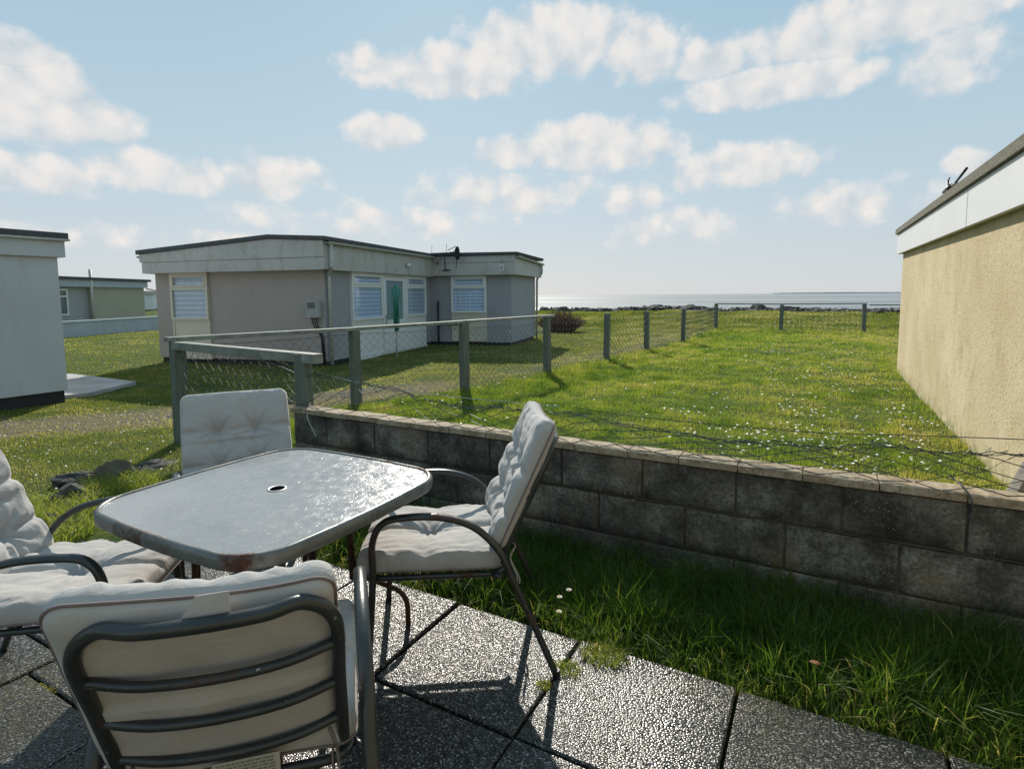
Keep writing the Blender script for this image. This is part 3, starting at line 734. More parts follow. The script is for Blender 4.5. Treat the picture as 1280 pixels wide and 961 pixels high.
# small dish seen edge on
m = MB(); P = []
for i in range(7):
    r = 0.17 * i / 6
    P.append([(1.02 - 0.09 + 0.09 * (r / 0.17) ** 2 * 1.0 , 4.78 + r * math.cos(t), 2.60 + r * 1.15 * math.sin(t)) for t in np.linspace(0, 2 * PI, 21)])
m.grid(P); m.tube([(0.98, 4.78, 2.79), (0.72, 4.80, 2.68)], 0.010, 6)
dish = m.build('dish', M_blackpipe, aer, smooth=True)
md = dish.modifiers.new('s', 'SOLIDIFY'); md.thickness = 0.006

# ------------------------------------------------------------------ pale building, left edge
lb = empty('white_building', (-9.1, 3.80, 0), 0, 'pale rendered flat roofed building with dark skirt at the left edge', 'building')
MB().box(-9, 0, -9, 0, 0.17, 2.05).build('wall', M_wall_white, lb)
MB().box(-8.97, -0.03, -8.97, -0.03, -0.05, 0.17).build('plinth', M_black, lb)
m = MB(); m.box(0.03, 0.055, -9.1, 0.075, 1.98, 2.195); m.box(-9, 0.03, 0.05, 0.075, 1.98, 2.195); m.box(0.001, 0.03, -9, 0.05, 1.985, 2.0); m.box(-9, 0.0, 0.001, 0.05, 1.985, 2.0)
m.build('fascia', M_wall_white, lb)
MB().box(-9.1, 0.11, -9.2, 0.12, 2.197, 2.225).build('drip_edge', M_gutter, lb)
MB().box(-9.1, 0.10, -9.2, 0.11, 2.227, 2.305).build('roof', M_roof, lb, bev=0.008)

# ------------------------------------------------------------------ far building and its low wall
FA = math.atan2(0.455, 0.89)   # direction of the wall away from +Y
def far_local(name, off, lab, cat):
    n = Vector((-0.89, -0.455, 0)) * off
    return empty(name, (-24.3 + n.x, 10.2 + n.y, 0), FA, lab, cat)
# local x = away from viewer reversed (towards +X side), local y = along the wall
lw = far_local('low_garden_wall', 0.0, 'low pale blue painted garden wall in front of the distant building', 'wall')
MB().box(-0.2, 0.0, -6, 7.5, -0.1, 0.52).build('wall', M_low_wall, lw); MB().box(-0.23, 0.03, -6, 7.5, 0.52, 0.60).build('coping', M_low_wall, lw, bev=0.01)
fb = far_local('distant_building', 3.0, 'distant flat roofed building with olive and pale grey walls behind the low garden wall', 'building')
MB().box(-6, 0, 5.2, 8.75, 0, 2.0).build('wall', M_far_ochre, fb)['label'] = 'olive side wall'
MB().box(-6, -0.15, -4, 5.2, 0, 2.0).build('wall', M_far_grey, fb)['label'] = 'pale grey wall section'
MB().box(-6, 0.15, -4.2, 8.85, 1.95, 2.26).build('fascia', M_low_wall, fb)
MB().box(-6.1, 0.25, -4.3, 9.0, 2.262, 2.38).build('roof', M_roof, fb)
MB().tube([(0.12, 5.05, 0.3), (0.12, 5.05, 2.74)], 0.06, 10).build('flue_pipe', M_gutter, fb, smooth=True)
w = MB(); frame_ring(w, lambda a, d, z: (-0.15 + d, a, z), 3.0, 3.98, 0.7, 1.85, 0.07, 0, 0.06); w.box(-0.15, -0.09, 3.07, 3.91, 1.5, 1.56); w = w.build('window', M_pvc, fb)
MB().box(-0.149, -0.12, 3.07, 3.91, 0.77, 1.78).build('pane', simple('far_pane', (0.10, 0.13, 0.12), 0.15), w)
pipe('cable', [(0.1, 8.8, 1.9), (0.4, 9.4, 1.8), (0.9, 9.9, 1.2), (1.0, 10.0, 0.2)], 0.03, M_blackpipe, fb, 0.5, 6)
# tiny chalet beyond
tb = empty('white_chalet', (-58, 37, -0.2), math.radians(22), 'tiny white chalet glimpsed between the distant building and the grey bungalow', 'building')
MB().box(-5, 0, -7, 4, 0, 2.0).build('wall', M_pvc, tb); MB().box(-5.2, .2, -7.2, 4.2, 2.0, 2.3).build('roof', M_gutter, tb)

# ------------------------------------------------------------------ ochre house on the right
rb = empty('ochre_house', (1.2, 6, 0), 0, 'ochre pebbledashed house with white fascia along the right side of the lawn', 'house')
MB().box(0, 7, -12, 6.15, -0.1, 2.12).build('wall', M_ochre, rb)
sl_ = 0.0125
m = MB()
def zb(y): return 1.99 + 0.0147 * (y + 1.06)
m.prism([(-12, zb(-12)), (6.26, zb(6.26)), (6.26, zb(6.26) + .345), (-12, zb(-12) + .345)], 'x', -0.085, -0.06)
m.box(-0.06, 7, 6.235, 6.26, zb(6.26), zb(6.26) + .345)
m.prism([(-12, zb(-12) + .01), (6.235, zb(6.2) + .01), (6.235, zb(6.2) + .03), (-12, zb(-12) + .03)], 'x', -0.06, -0.002)
m.build('fascia', M_fascia_w, rb)
m = MB(); m.box(-0.0875, -0.0855, 0.6, 0.604, zb(0.6), zb(0.6) + .33); m.build('fascia_joint', M_gutter, rb)
m = MB(); m.prism([(-12.05, zb(-12) + .347), (6.3, zb(6.3) + .347), (6.3, zb(6.3) + .44), (-12.05, zb(-12) + .44)], 'x', -0.12, 0.3)
m.prism([(-12.05, zb(-12) + .37), (6.3, zb(6.3) + .37), (6.3, zb(6.3) + .435), (-12.05, zb(-12) + .435)], 'x', 0.3, 7.2)
m.build('roof', M_roofgrit, rb, bev=0.006)
m = MB()
bz = 2.46
m.tube([(0.2, 3.60, bz - .05), (0.2, 3.60, 2.90)], 0.012, 8); m.tube([(0.2, 3.50, 2.925), (0.2, 3.6, 2.89), (0.2, 3.70, 2.93)], 0.008, 6)
m.tube([(0.2, 3.86, 2.795), (0.2, 3.36, 2.80)], 0.026, 8); m.tube([(0.2, 3.40, 2.80), (0.2, 2.95, 2.76)], 0.013, 6)
m.tube([(0.2, 3.18, 2.78), (0.2, 2.45, 2.85)], 0.016, 6)
m.build('tv_aerial', M_blackpipe, rb, smooth=True)

# sleeper retaining edge beside the ochre house
m = MB()
for k in range(3):
    a = Vector((0.70 + 0.04 * k, 3.02, 0.50 - 0.05 * k)); b = Vector((1.16, 4.55 - 0.02 * k, 0.36 - 0.05 * k))
    m.tube([a, a.lerp(b, 0.5) + Vector((0, 0, 0.01 * (k - 1))), b], 0.032, 6, flat=0.75)
tag(m.build('timber_edging', M_timber), 'silvered split timber lying between the coping and the ochre house', 'timber')

# ------------------------------------------------------------------ fences
def rot_box(m, c, hx, hy, z0, z1, ang):
    R_ = Matrix.Rotation(ang, 3, 'Z'); m.box(c[0] - hx, c[0] + hx, c[1] - hy, c[1] + hy, z0, z1, R_, (c[0], c[1], (z0 + z1) / 2)); return m
def chain(m, F, L, H, w, h, r, skip=0.0, jit=0.0):
    ns = int(L / w); nh = int(H / h)
    for i in range(ns):
        for par in (0,):
            pts = []
            for k in range(nh + 1):
                s_ = (i + (k + i) % 2) * w
                pts.append(F(s_ + random.uniform(-jit, jit), k * h + random.uniform(-jit, jit)))
            m.tube(pts, r, 3, cap=False)
def polyline_point(P, s):
    for a, b in zip(P[:-1], P[1:]):
        d = math.dist(a, b)
        if s <= d: return (a[0] + (b[0] - a[0]) * s / d, a[1] + (b[1] - a[1]) * s / d)
        s -= d
    return P[-1]
fence = empty('chain_link_fence', (-5.49, 3.21, 0), 0, 'chain link fence on green grey posts with a grey top rail round the lawn', 'fence')
def fl(p): return (p[0] + 5.49, p[1] - 3.21, p[2])
MAIN = FENCE + [(-1.38, 23.6), (1.3, 23.7)]
tops = [1.0, 0.985, 1.02, 1.02, 1.02, 1.01, 0.99, 1.0, 0.99, 1.01]
for i, (p, t) in enumerate(zip(MAIN, tops)):
    q0 = MAIN[max(i - 1, 0)]; q1 = MAIN[min(i + 1, len(MAIN) - 1)]; ang = math.atan2(q1[1] - q0[1], q1[0] - q0[0])
    m = MB(); c = fl((p[0], p[1], 0)); hw = 0.055 if i < 8 else 0.065
    rot_box(m, c, hw, hw, -0.15, t, ang + 0.05 * math.sin(i * 2.1))
    for v_i in range(4, 8):      # slight lean
        x_, y_, z_ = m.v[v_i]; m.v[v_i] = (x_ + 0.02 * math.sin(i * 3.3), y_ + 0.015 * math.cos(i * 1.7), z_)
    m.build('post', M_post, fence, bev=0.006)
def rail(a, b, za, zb_, hw=0.05, hh=0.022):
    m = MB(); A = Vector(fl((*a, za))); B = Vector(fl((*b, zb_))); d = (B - A); L = d.length; d.normalize(); s = Vector((-d.y, d.x, 0)).normalized(); u = d.cross(s) * -1
    if u.z < 0: u = -u
    vs = [P + s * i * hw + u * j * hh for P in (A, B) for i, j in ((-1, -1), (1, -1), (1, 1), (-1, 1))]
    m.add(vs, [(0, 1, 2, 3), (7, 6, 5, 4), (0, 4, 5, 1), (1, 5, 6, 2), (2, 6, 7, 3), (3, 7, 4, 0)]); return m.build('rail', M_rail, fence, bev=0.005)
rail((-5.55, 3.15), (-5.26, 5.36), 1.022, 1.008)
rail((-5.26, 5.365), (-4.62, 6.93), 1.010, 1.040)
rail((-4.62, 6.935), (-4.34, 9.45), 1.042, 1.044)
rail((-3.79, 23.66), (-1.38, 23.6), 1.026, 1.016); rail((-1.375, 23.6), (1.36, 23.7), 1.018, 1.036)
rail((1.45, 24.2), (4.6, 24.9), 0.98, 0.96)
for p in ((4.4, 24.86),): m = MB(); rot_box(m, fl((*p, 0)), 0.05, 0.05, -0.1, 0.95, 0.2); m.build('post', M_post, fence)
# mesh
m = MB(); Ltot = sum(math.dist(a, b) for a, b in zip(MAIN[:-1], MAIN[1:]))
cum = [0]
for a, b in zip(MAIN[:-1], MAIN[1:]): cum.append(cum[-1] + math.dist(a, b))
def Fmain(s, t):
    x_, y_ = polyline_point(MAIN, s)
    k = min(len(cum) - 2, int(np.searchsorted(cum, s, 'right')) - 1); k = max(k, 0); u = (s - cum[k]) / (cum[k + 1] - cum[k])
    sag = 0.05 * math.sin(PI * u) * (1.0 if s > 5 else 0.3)
    z_ = 0.03 + (0.92 - sag) * t
    return fl((x_ + 0.02 * math.sin(s * 2.3 + t * 3), y_, z_))
near_end = cum[4]
chain(m, lambda s, t: Fmain(s, t / 0.96), near_end, 0.96, 0.062, 0.06, 0.0024)
chain(m, lambda s, t: Fmain(s + near_end, t / 0.96), Ltot - near_end, 0.96, 0.085, 0.08, 0.0038)
m.tube([Fmain(s, 1.0) for s in np.linspace(0, Ltot, 150)], 0.0025, 4)
m.build('wire_mesh', M_wire, fence)

# collapsed length: from the corner post along the back of the block wall
f2 = empty('slumped_fence', (-3.52, 3.0, 0), 0, 'collapsed chain link fence slumped along the top of the block wall', 'fence')
def f2l(p): return (p[0] + 3.52, p[1] - 3.0, p[2])
m = MB(); rot_box(m, f2l((-3.52, 3.03, 0)), 0.05, 0.05, 0.2, 0.985, 0.3); m.build('post', M_post, f2, bev=0.006)
m = MB(); A = Vector(f2l((-5.49, 3.21, 1.0))); B = Vector(f2l((-3.34, 3.02, 0.99)))
d = (B - A).normalized(); s = Vector((-d.y, d.x, 0)).normalized()
vs = [P + s * i * 0.045 + Vector((0, 0, 1)) * j for P in (A, B) for i, j in ((-1, -0.075), (1, -0.075), (1, 0.0), (-1, 0.0))]
m.add(vs, [(0, 1, 2, 3), (7, 6, 5, 4), (0, 4, 5, 1), (1, 5, 6, 2), (2, 6, 7, 3), (3, 7, 4, 0)]).build('rail', M_rail, f2, bev=0.005)
topz = [(-5.45, .94), (-4.7, .93), (-4.3, .915), (-3.98, .895), (-3.47, .83), (-3.09, .817), (-2.56, .756), (-2.16, .70), (-1.72, .71), (-1.35, .72), (-1.05, .711), (-0.73, .677), (-0.44, .671), (-0.07, .687), (0.25, .72), (0.49, .72), (0.75, .735), (1.3, .74), (2.3, .75)]
def Tz(x_): return float(np.interp(x_, [p[0] for p in topz], [p[1] for p in topz]))
def F2(s, t):
    x_ = -5.45 + s; T = Tz(x_)
    k = np.clip((x_ + 4.0) / 0.9, 0, 1)
    yb = 3.21 + (3.03 - 3.21) * np.clip((x_ + 5.45) / 1.93, 0, 1)
    z_ = (1 - k) * (0.05 + (T - 0.05) * t) + k * (0.600 + (T - 0.600) * (t ** 1.15))
    y_ = (1 - k) * yb + k * (2.86 + 0.19 * t + 0.012 * math.sin(x_ * 3.1)) + 0.008 * math.sin(x_ * 9)
    x2 = x_ + k * 0.08 * math.sin(x_ * 2.2 + t * 2.0)
    z_ = float(z_) + 0.008 * math.sin(x_ * 13 + t * 5) * k
    if 2.8 < y_ < 3.03: z_ = max(z_, 0.596)
    return f2l((x2, float(y_), float(z_)))
m = MB()
chain(m, lambda s, t: F2(s, t / 0.9), 1.93, 0.9, 0.062, 0.06, 0.0023)
chain(m, lambda s, t: F2(1.93 + s, t / 0.9), 5.7, 0.9, 0.098, 0.15, 0.0029, jit=0.005)
m.build('wire_mesh', M_wire, f2)
m = MB()
for j in range(3):      # torn selvedge strands
    pts = []
    for s_ in np.arange(1.2, 7.6, 0.035):
        p = F2(s_, 1.0 - 0.03 * j); pts.append((p[0], p[1] + random.uniform(-0.012, 0.012), p[2] + random.uniform(-0.009, 0.011)))
    m.tube(pts, 0.0020, 4, cap=False)
for s_ in np.arange(1.3, 7.6, 0.072):
    p = F2(s_, 1.0); 
    for q_ in range(1): m.tube([p, (p[0] + random.uniform(-.02, .02), p[1] + random.uniform(-.01, .01), p[2] + random.uniform(0.004, 0.022)), (p[0] + random.uniform(-.03, .03), p[1], p[2] + random.uniform(-.012, .012))], 0.0018, 4, cap=False)
m.build('torn_edge', M_wire, f2)
m = MB(); m.tube(spline([f2l(p) for p in [(-4.1, 3.1, 0.93), (-3.6, 3.08, 0.86), (-2.9, 3.04, 0.79), (-2.2, 3.1, 0.745), (-1.4, 3.15, 0.735)]], 8), 0.0022, 5)
m.tube(spline([f2l(p) for p in [(-5.3, 3.15, 0.96), (-4.5, 3.1, 0.93), (-3.9, 3.06, 0.88), (-3.45, 3.0, 0.80)]], 8), 0.002, 5)
m.build('bright_strand', M_wire_b, f2)
m = MB(); m.tube(spline([f2l(p) for p in [(-1.3, 3.12, 0.745), (-0.86, 3.1, 0.73), (-0.07, 3.08, 0.742), (0.35, 3.06, 0.775), (0.75, 3.04, 0.808), (1.5, 3.03, 0.85), (2.3, 3.0, 0.87)]], 8), 0.0022, 5)
m.tube(spline([f2l(p) for p in [(0.55, 2.86, 0.50), (0.555, 2.825, 0.555), (0.55, 2.825, 0.595), (0.53, 2.87, 0.625), (0.50, 2.97, 0.64)]], 6), 0.004, 6)
m.build('line_wire', M_wire, f2)
m = MB(); m.tube(spline([(-3.40, 2.98, 0.62), (-3.30, 2.86, 0.54), (-3.17, 2.82, 0.42)], 8), 0.003, 5)
tag(m.build('wire_offcut', M_tie), 'pale loose wire end hanging down the far left end of the block wall', 'wire')

# ------------------------------------------------------------------ rotary airer, folded, by the bungalow door
ra = empty('rotary_airer', (-8.65, 10.15, 0), 0, 'folded green rotary clothes airer standing in front of the bungalow door', 'clothes airer')
MB().tube([(0, 0, -0.1), (0.02, 0, 0.95)], 0.02, 8).build('pole', M_gutter, ra, smooth=True)
for k in range(4):
    a = k * PI / 2 + 0.5; m = MB()
    m.tube([(0.02 + 0.03 * math.cos(a), 0.03 * math.sin(a), 0.62), (0.02 + 0.045 * math.cos(a), 0.045 * math.sin(a), 1.25), (0.02 + 0.085 * math.cos(a), 0.085 * math.sin(a), 1.62 + 0.05 * (k % 2))], 0.018, 6)
    m.build('arm', M_green_plastic, ra, smooth=True)
m = MB()
for k in range(9):
    a = k * 0.7; m.tube([(0.02 + 0.05 * math.cos(a), 0.05 * math.sin(a), 0.66), (0.02 + 0.1 * math.cos(a + .4), 0.1 * math.sin(a + .4), 1.1), (0.02 + 0.12 * math.cos(a), 0.12 * math.sin(a), 1.55)], 0.005, 4)
m.build('line', M_green_plastic, ra)

# ------------------------------------------------------------------ rocks
def rock(name, loc, size, mat, label, seed, group=None, flat=1.0, sub=4):
    rnd = random.Random(seed); b = bmesh.new(); bmesh.ops.create_icosphere(b, subdivisions=sub, radius=1)
    dirs = [(Vector((rnd.uniform(-1, 1), rnd.uniform(-1, 1), rnd.uniform(-1, 1))).normalized(), rnd.uniform(0.55, 0.9)) for _ in range(11)]
    for v in b.verts:
        p = v.co.copy()
        for n_, d_ in dirs:
            k = p.dot(n_)
            if k > d_: p -= n_ * (k - d_)
        q_ = p + Vector((seed * 3.1, 0, 0)); p *= 1 + 0.22 * (mnoise.noise(q_ * 1.7)) + 0.13 * mnoise.noise(q_ * 4.5) + 0.06 * mnoise.noise(q_ * 11)
        v.co = Vector((p.x * size[0], p.y * size[1], p.z * size[2]))
    me_ = bpy.data.meshes.new(name); b.to_mesh(me_); b.free(); me_.materials.append(mat)
    o = bpy.data.objects.new(name, me_); COL.objects.link(o); o.location = loc; o.rotation_euler = (rnd.uniform(-.2, .2), rnd.uniform(-.2, .2), rnd.uniform(0, 6)); return tag(o, label, 'rock', group)
rock('rock', (-4.58, 1.90, 0.02), (0.22, 0.14, 0.13), M_rock_l, 'pale grey streaked rock nearest the armchair at the left', 1)
rock('rock', (-4.98, 2.12, 0.02), (0.24, 0.13, 0.07), M_rock_l, 'flat white topped rock behind the streaked rock on the left turf', 2)
rock('rock', (-4.78, 2.28, 0.03), (0.20, 0.15, 0.14), simple('brown_rock', (0.11, 0.09, 0.06), 0.9, var=0.4, bump=1.0, bscale=14), 'rounded brown rock set in a tuft of grass by the table corner', 3)
rock('rock', (-4.95, 2.60, 0.0), (0.26, 0.14, 0.05), M_rock_l, 'flat pale slab of rock in the shadow of the corner post', 4)
rock('rock', (-4.2, 1.62, 0.0), (0.13, 0.1, 0.09), M_rock_l, 'small dark rock under the far arm of the left armchair', 5)
rock('rock', (-4.05, 2.55, 0.0), (0.07, 0.05, 0.03), M_rock_l, 'small white stone at the corner of the turf behind the table', 6)
rock('rock', (-4.13, 11.45, 0.0), (0.16, 0.1, 0.06), M_rock_l, 'stones at the foot of the fifth fence post', 9)
k = 0
shore = [(-11.5, 33.2, .7, .28), (-9.9, 33.4, .45, .2), (-8.6, 33.2, .9, .38), (-6.7, 33.3, 1.3, .36), (-5.4, 33.5, .6, .22), (-3.2, 33.2, .8, .46), (-2.2, 33.6, .9, .24), (-0.6, 33.0, .6, .22), (0.9, 33.4, .6, .2),
         (3.3, 32.2, 1.3, .30), (2.2, 32.6, .8, .28), (5.4, 33.0, 1.1, .62), (4.5, 33.2, .8, .42), (6.8, 33.4, 1.1, .52), (7.8, 33.2, .8, .62), (9.1, 33.5, 1.0, .45)]
words = ['leftmost small boulder just right of the brown bush', 'second boulder from the left on the shore bank', 'broad dark boulder on the shore left of the lone fence posts', 'long low boulder on the shore behind the open fence posts', 'small low boulder beside the long low one', 'pointed dark boulder on the shore left of the corner post', 'low boulder right behind the corner post of the railed fence', 'small boulder seen through the left railed panel', 'small boulder centred in the left railed panel', 'broad low boulder seen through the middle railed panel', 'rounded boulder near the middle railed post', 'tallest dark boulder behind the right railed panel', 'sloping boulder left of the tallest one', 'blocky boulder right of the tallest one', 'tall dark boulder beside the last railed post', 'rightmost boulder close to the ochre house corner']
for i, (x_, y_, sx, sz) in enumerate(shore):
    rock('shore_rock', (x_, y_, float(height(x_, y_)) + 0.03), (sx * 0.8, 0.5, sz * 0.85), M_rock, words[i], 30 + i, 'boulders along the shore bank')

m = MB(); rnd = random.Random(21)
for i in range(800):
    x_ = rnd.uniform(-16, 11); y_ = rnd.gauss(33.6, 0.5); r_ = rnd.uniform(0.10, 0.42); z_ = float(height(x_, y_)) + 0.03
    a_ = rnd.uniform(0, 6); vs = [(x_ + r_ * math.cos(a_ + k * PI / 3) * rnd.uniform(.7, 1.1), y_ + r_ * math.sin(a_ + k * PI / 3) * rnd.uniform(.7, 1.1), z_ - 0.02) for k in range(6)]
    vs += [(x_ + (p[0] - x_) * rnd.uniform(.45, .8), y_ + (p[1] - y_) * rnd.uniform(.45, .8), z_ + r_ * rnd.uniform(.25, .75)) for p in vs]
    m.add(vs, [(k, (k + 1) % 6, 6 + (k + 1) % 6, 6 + k) for k in range(6)] + [tuple(range(6, 12))])
tag(m.build('shore_stones', M_rock), 'low dark stones strewn along the top of the shore', 'stones', kind='stuff')

# brown leafless bush by the far end of the bungalow
def bush(name, loc, r, h, n, mat, label):
    m = MB(); rnd = random.Random(5)
    for i in range(n):
        a = rnd.uniform(0, 2 * PI); rr = r * math.sqrt(rnd.random()); b0 = Vector((rr * 0.5 * math.cos(a), rr * 0.4 * math.sin(a), 0)); hh = h * (1 - 0.55 * (rr / r) ** 2) * rnd.uniform(0.75, 1.05)
        tip = Vector((rr * math.cos(a) * 1.1, rr * 0.8 * math.sin(a), hh)); mid = b0.lerp(tip, 0.5) + Vector((rnd.uniform(-.05, .05), rnd.uniform(-.05, .05), 0.03))
        m.tube([b0, mid, tip], [0.012, 0.009, 0.004], 3, cap=False)
        for _ in range(5):
            t_ = rnd.uniform(0.35, 1); s_ = b0.lerp(tip, t_); e = s_ + Vector((rnd.uniform(-.12, .12), rnd.uniform(-.12, .12), rnd.uniform(0.03, .14)))
            m.tube([s_, e], [0.006, 0.003], 3, cap=False)
    o = m.build(name, mat, fix=False); o.location = loc; return tag(o, label, 'bush')
bush('brown_bush', (-9.0, 20.3, 0), 1.0, 0.85, 420, simple('dry_twigs', (0.16, 0.10, 0.075), 0.9, var=0.4), 'low rust brown bush of bare twigs beyond the end of the bungalow')

# ------------------------------------------------------------------ grass
def blades(name, P, H, Wd, lean, tint, mat, up=1.0):
    n = len(P); a = rng.uniform(0, 2 * np.pi, n); la = rng.uniform(0, 2 * np.pi, n)
    s = np.stack([np.cos(a), np.sin(a), np.zeros(n)], 1) * Wd[:, None] * 0.5
    ld = np.stack([np.cos(la), np.sin(la), np.zeros(n)], 1) * (H * lean)[:, None]
    z = np.array([0, 0, 1.0])
    v = np.empty((n, 5, 3), np.float32)
    v[:, 0] = P - s; v[:, 1] = P + s
    mid = P + ld * 0.32 + z * (H * 0.58)[:, None]
    v[:, 2] = mid + s * 0.8; v[:, 3] = mid - s * 0.8
    v[:, 4] = P + ld + z * (H * np.sqrt(np.clip(1 - lean * lean * 0.55, 0.1, 1)))[:, None]
    b = (np.arange(n) * 5)[:, None]
    quads = b + np.array([0, 1, 2, 3]); tris = b + np.array([3, 2, 4])
    loops = np.concatenate([quads, tris], 1).ravel().astype(np.int32)
    ls = (np.arange(n)[:, None] * 7 + np.array([0, 4])).ravel().astype(np.int32); lt_ = np.tile([4, 3], n).astype(np.int32)
    me = bpy.data.meshes.new(name); me.vertices.add(n * 5); me.vertices.foreach_set('co', v.ravel())
    me.loops.add(len(loops)); me.loops.foreach_set('vertex_index', loops)
    me.polygons.add(2 * n); me.polygons.foreach_set('loop_start', ls); me.polygons.foreach_set('loop_total', lt_)
    me.polygons.foreach_set('use_smooth', np.ones(2 * n, bool))
    at = me.attributes.new('tint', 'FLOAT', 'POINT'); at.data.foreach_set('value', np.repeat(tint.astype(np.float32), 5))
    me.update(); me.materials.append(mat)
    o = bpy.data.objects.new(name, me); COL.objects.link(o); return o
def in_view(x, y, pad=0.12):
    dx = x * right.x + y * right.y; dz = x * fwd.x + y * fwd.y
    return (dz > 0.3) & (np.abs(dx) < dz * (0.907 + pad) + 0.3)
def occluded(x, y):
    # inside buildings
    c, s = math.cos(HR), math.sin(HR); lx = (x - P0[0]) * c + (y - P0[1]) * s; ly = -(x - P0[0]) * s + (y - P0[1]) * c
    h = ((lx > -4.3) & (lx < 0) & (ly > 0) & (ly < 5.2)) | ((lx > -4.3) & (lx < 2.4) & (ly > 5.2) & (ly < LW))
    return h | ((x > 1.19) & (y < 12.2)) | ((x < -9.13) & (y < 3.83)) | ((x < -9.4) & (x > -12.05) & (y > 3.9) & (y < 5.3))
def scatter(n, x0, x1, y0, y1): return rng.uniform(x0, x1, n), rng.uniform(y0, y1, n)

# fenced lawn, bright green, density falling with distance
def lawn_points(bands, test):
    xs, ys = [], []
    for y0, y1, x0, x1, dens in bands:
        n = int((y1 - y0) * (x1 - x0) * dens); x_, y_ = scatter(n, x0, x1, y0, y1); k_ = test(x_, y_) & in_view(x_, y_) & ~occluded(x_, y_); xs.append(x_[k_]); ys.append(y_[k_])
    return np.concatenate(xs), np.concatenate(ys)
x_, y_ = lawn_points([(3.06, 5, -5.5, 1.2, 5200), (5, 7, -5.5, 1.2, 4200), (7, 10, -5, 1.2, 2600), (10, 15, -4.6, 2.5, 1500), (15, 24, -4, 4.4, 800)], inside_fence)
clump = fbm(x_, y_, 4.2); big = fbm(x_, y_, 0.55)
fxd = x_ - np.interp(y_, [p[1] for p in FENCE], [p[0] for p in FENCE])
edge = np.exp(-np.clip(fxd, 0, 9) / 0.5) + 0.9 * np.exp(-np.abs(1.2 - x_) / 0.10) + 0.6 * np.exp(-np.clip(23.8 - y_, 0, 9) / 0.4)
H = (0.016 + 0.10 * clump ** 2.2 + 0.06 * np.clip(edge, 0, 1.2) * clump + 0.03 * np.clip(fxd < 2.5, 0, 1) * big) * rng.uniform(0.6, 1.3, len(x_))
far = np.clip(y_ / 7, 1, 3.0)
scr = worn(x_, y_); keep = rng.random(len(x_)) > scr * 1.3; 
tint = np.clip(0.50 + 0.9 * (fbm(x_, y_, 3.4) - 0.5) + 0.75 * (fbm(x_ + 9, y_, 0.9) - 0.5) + 0.25 * (vnoise(x_, y_, 0.35) - 0.5) + 0.18 * np.clip((x_ + 0.5) / 1.5, 0, 1) + rng.normal(0, 0.13, len(x_)), 0, 1)
g = keep
P = np.stack([x_, y_, height(x_, y_) - 0.01], 1)
o = blades('lawn_grass', P[g], (H * (1 + 0.12 * (far - 1)))[g], (0.0042 * far)[g] * rng.uniform(0.7, 1.3, g.sum()), rng.uniform(0.15, 0.95, g.sum()), tint[g], M_grass)
tag(o, 'bright green daisy strewn lawn inside the fence', 'grass', kind='stuff')

# turf outside the fence, shorter and drier
def outside(x, y): return ~inside_fence(x, y) & ~((x > -3.75) & (y < 3.0)) & (y > 0.8)
x_, y_ = lawn_points([(0.8, 4, -9.5, -3.4, 4200), (4, 6, -12, -5.2, 2600), (6, 9, -12, -4.3, 1500), (9, 16, -9, -4, 1200), (9, 16, -26, -9, 260), (16, 24, -9, -3.4, 700), (3, 9, -26, -12, 380)], outside)
w_ = worn(x_, y_); n_ = fbm(x_, y_, 2.1)
keep = rng.random(len(x_)) > np.clip((w_ + (n_ - 0.5) * 0.9) * 1.25, 0, 0.93)
x_, y_, w_ = x_[keep], y_[keep], w_[keep]
far = np.clip(np.hypot(x_, y_) / 7, 0.8, 3.2)
H = (0.014 + 0.032 * fbm(x_, y_, 3.0) ** 1.4) * rng.uniform(0.6, 1.4, len(x_)) * (1 + 0.18 * (far - 1))
tint = np.clip(0.52 + 0.7 * w_ + 0.8 * (fbm(x_, y_, 0.8) - 0.5) + 0.6 * (fbm(x_, y_, 4.0) - 0.5) + rng.normal(0, 0.16, len(x_)), 0, 1)
o = blades('rough_turf', np.stack([x_, y_, height(x_, y_) - 0.006], 1), H, 0.0044 * far * rng.uniform(0.7, 1.3, len(x_)), rng.uniform(0.3, 1.1, len(x_)), tint, M_grass_dry)
tag(o, 'short yellowish turf outside the fence round the chalets', 'grass', kind='stuff')

# bank grass beyond the end of the fence
x_, y_ = lawn_points([(23.8, 34.5, -18, 8, 420)], lambda a, b: a > -99)
x_, y_ = scatter(120000, -16, 9.5, 23.6, 34.2); k_ = in_view(x_, y_, 0.1); x_, y_ = x_[k_], y_[k_]
H = (0.05 + 0.16 * fbm(x_, y_, 1.1) ** 1.6) * rng.uniform(0.6, 1.3, len(x_)); tint = np.clip(0.5 + 0.9 * (fbm(x_, y_, 0.7) - 0.5) + rng.normal(0, 0.13, len(x_)), 0, 1)
o = blades('bank_grass', np.stack([x_, y_, height(x_, y_) - 0.01], 1), H, 0.02 * rng.uniform(0.7, 1.3, len(x_)), rng.uniform(0.2, 1.0, len(x_)), tint, M_grass_dry)
tag(o, 'rough tussocky grass on the shore bank beyond the lawn', 'grass', kind='stuff')

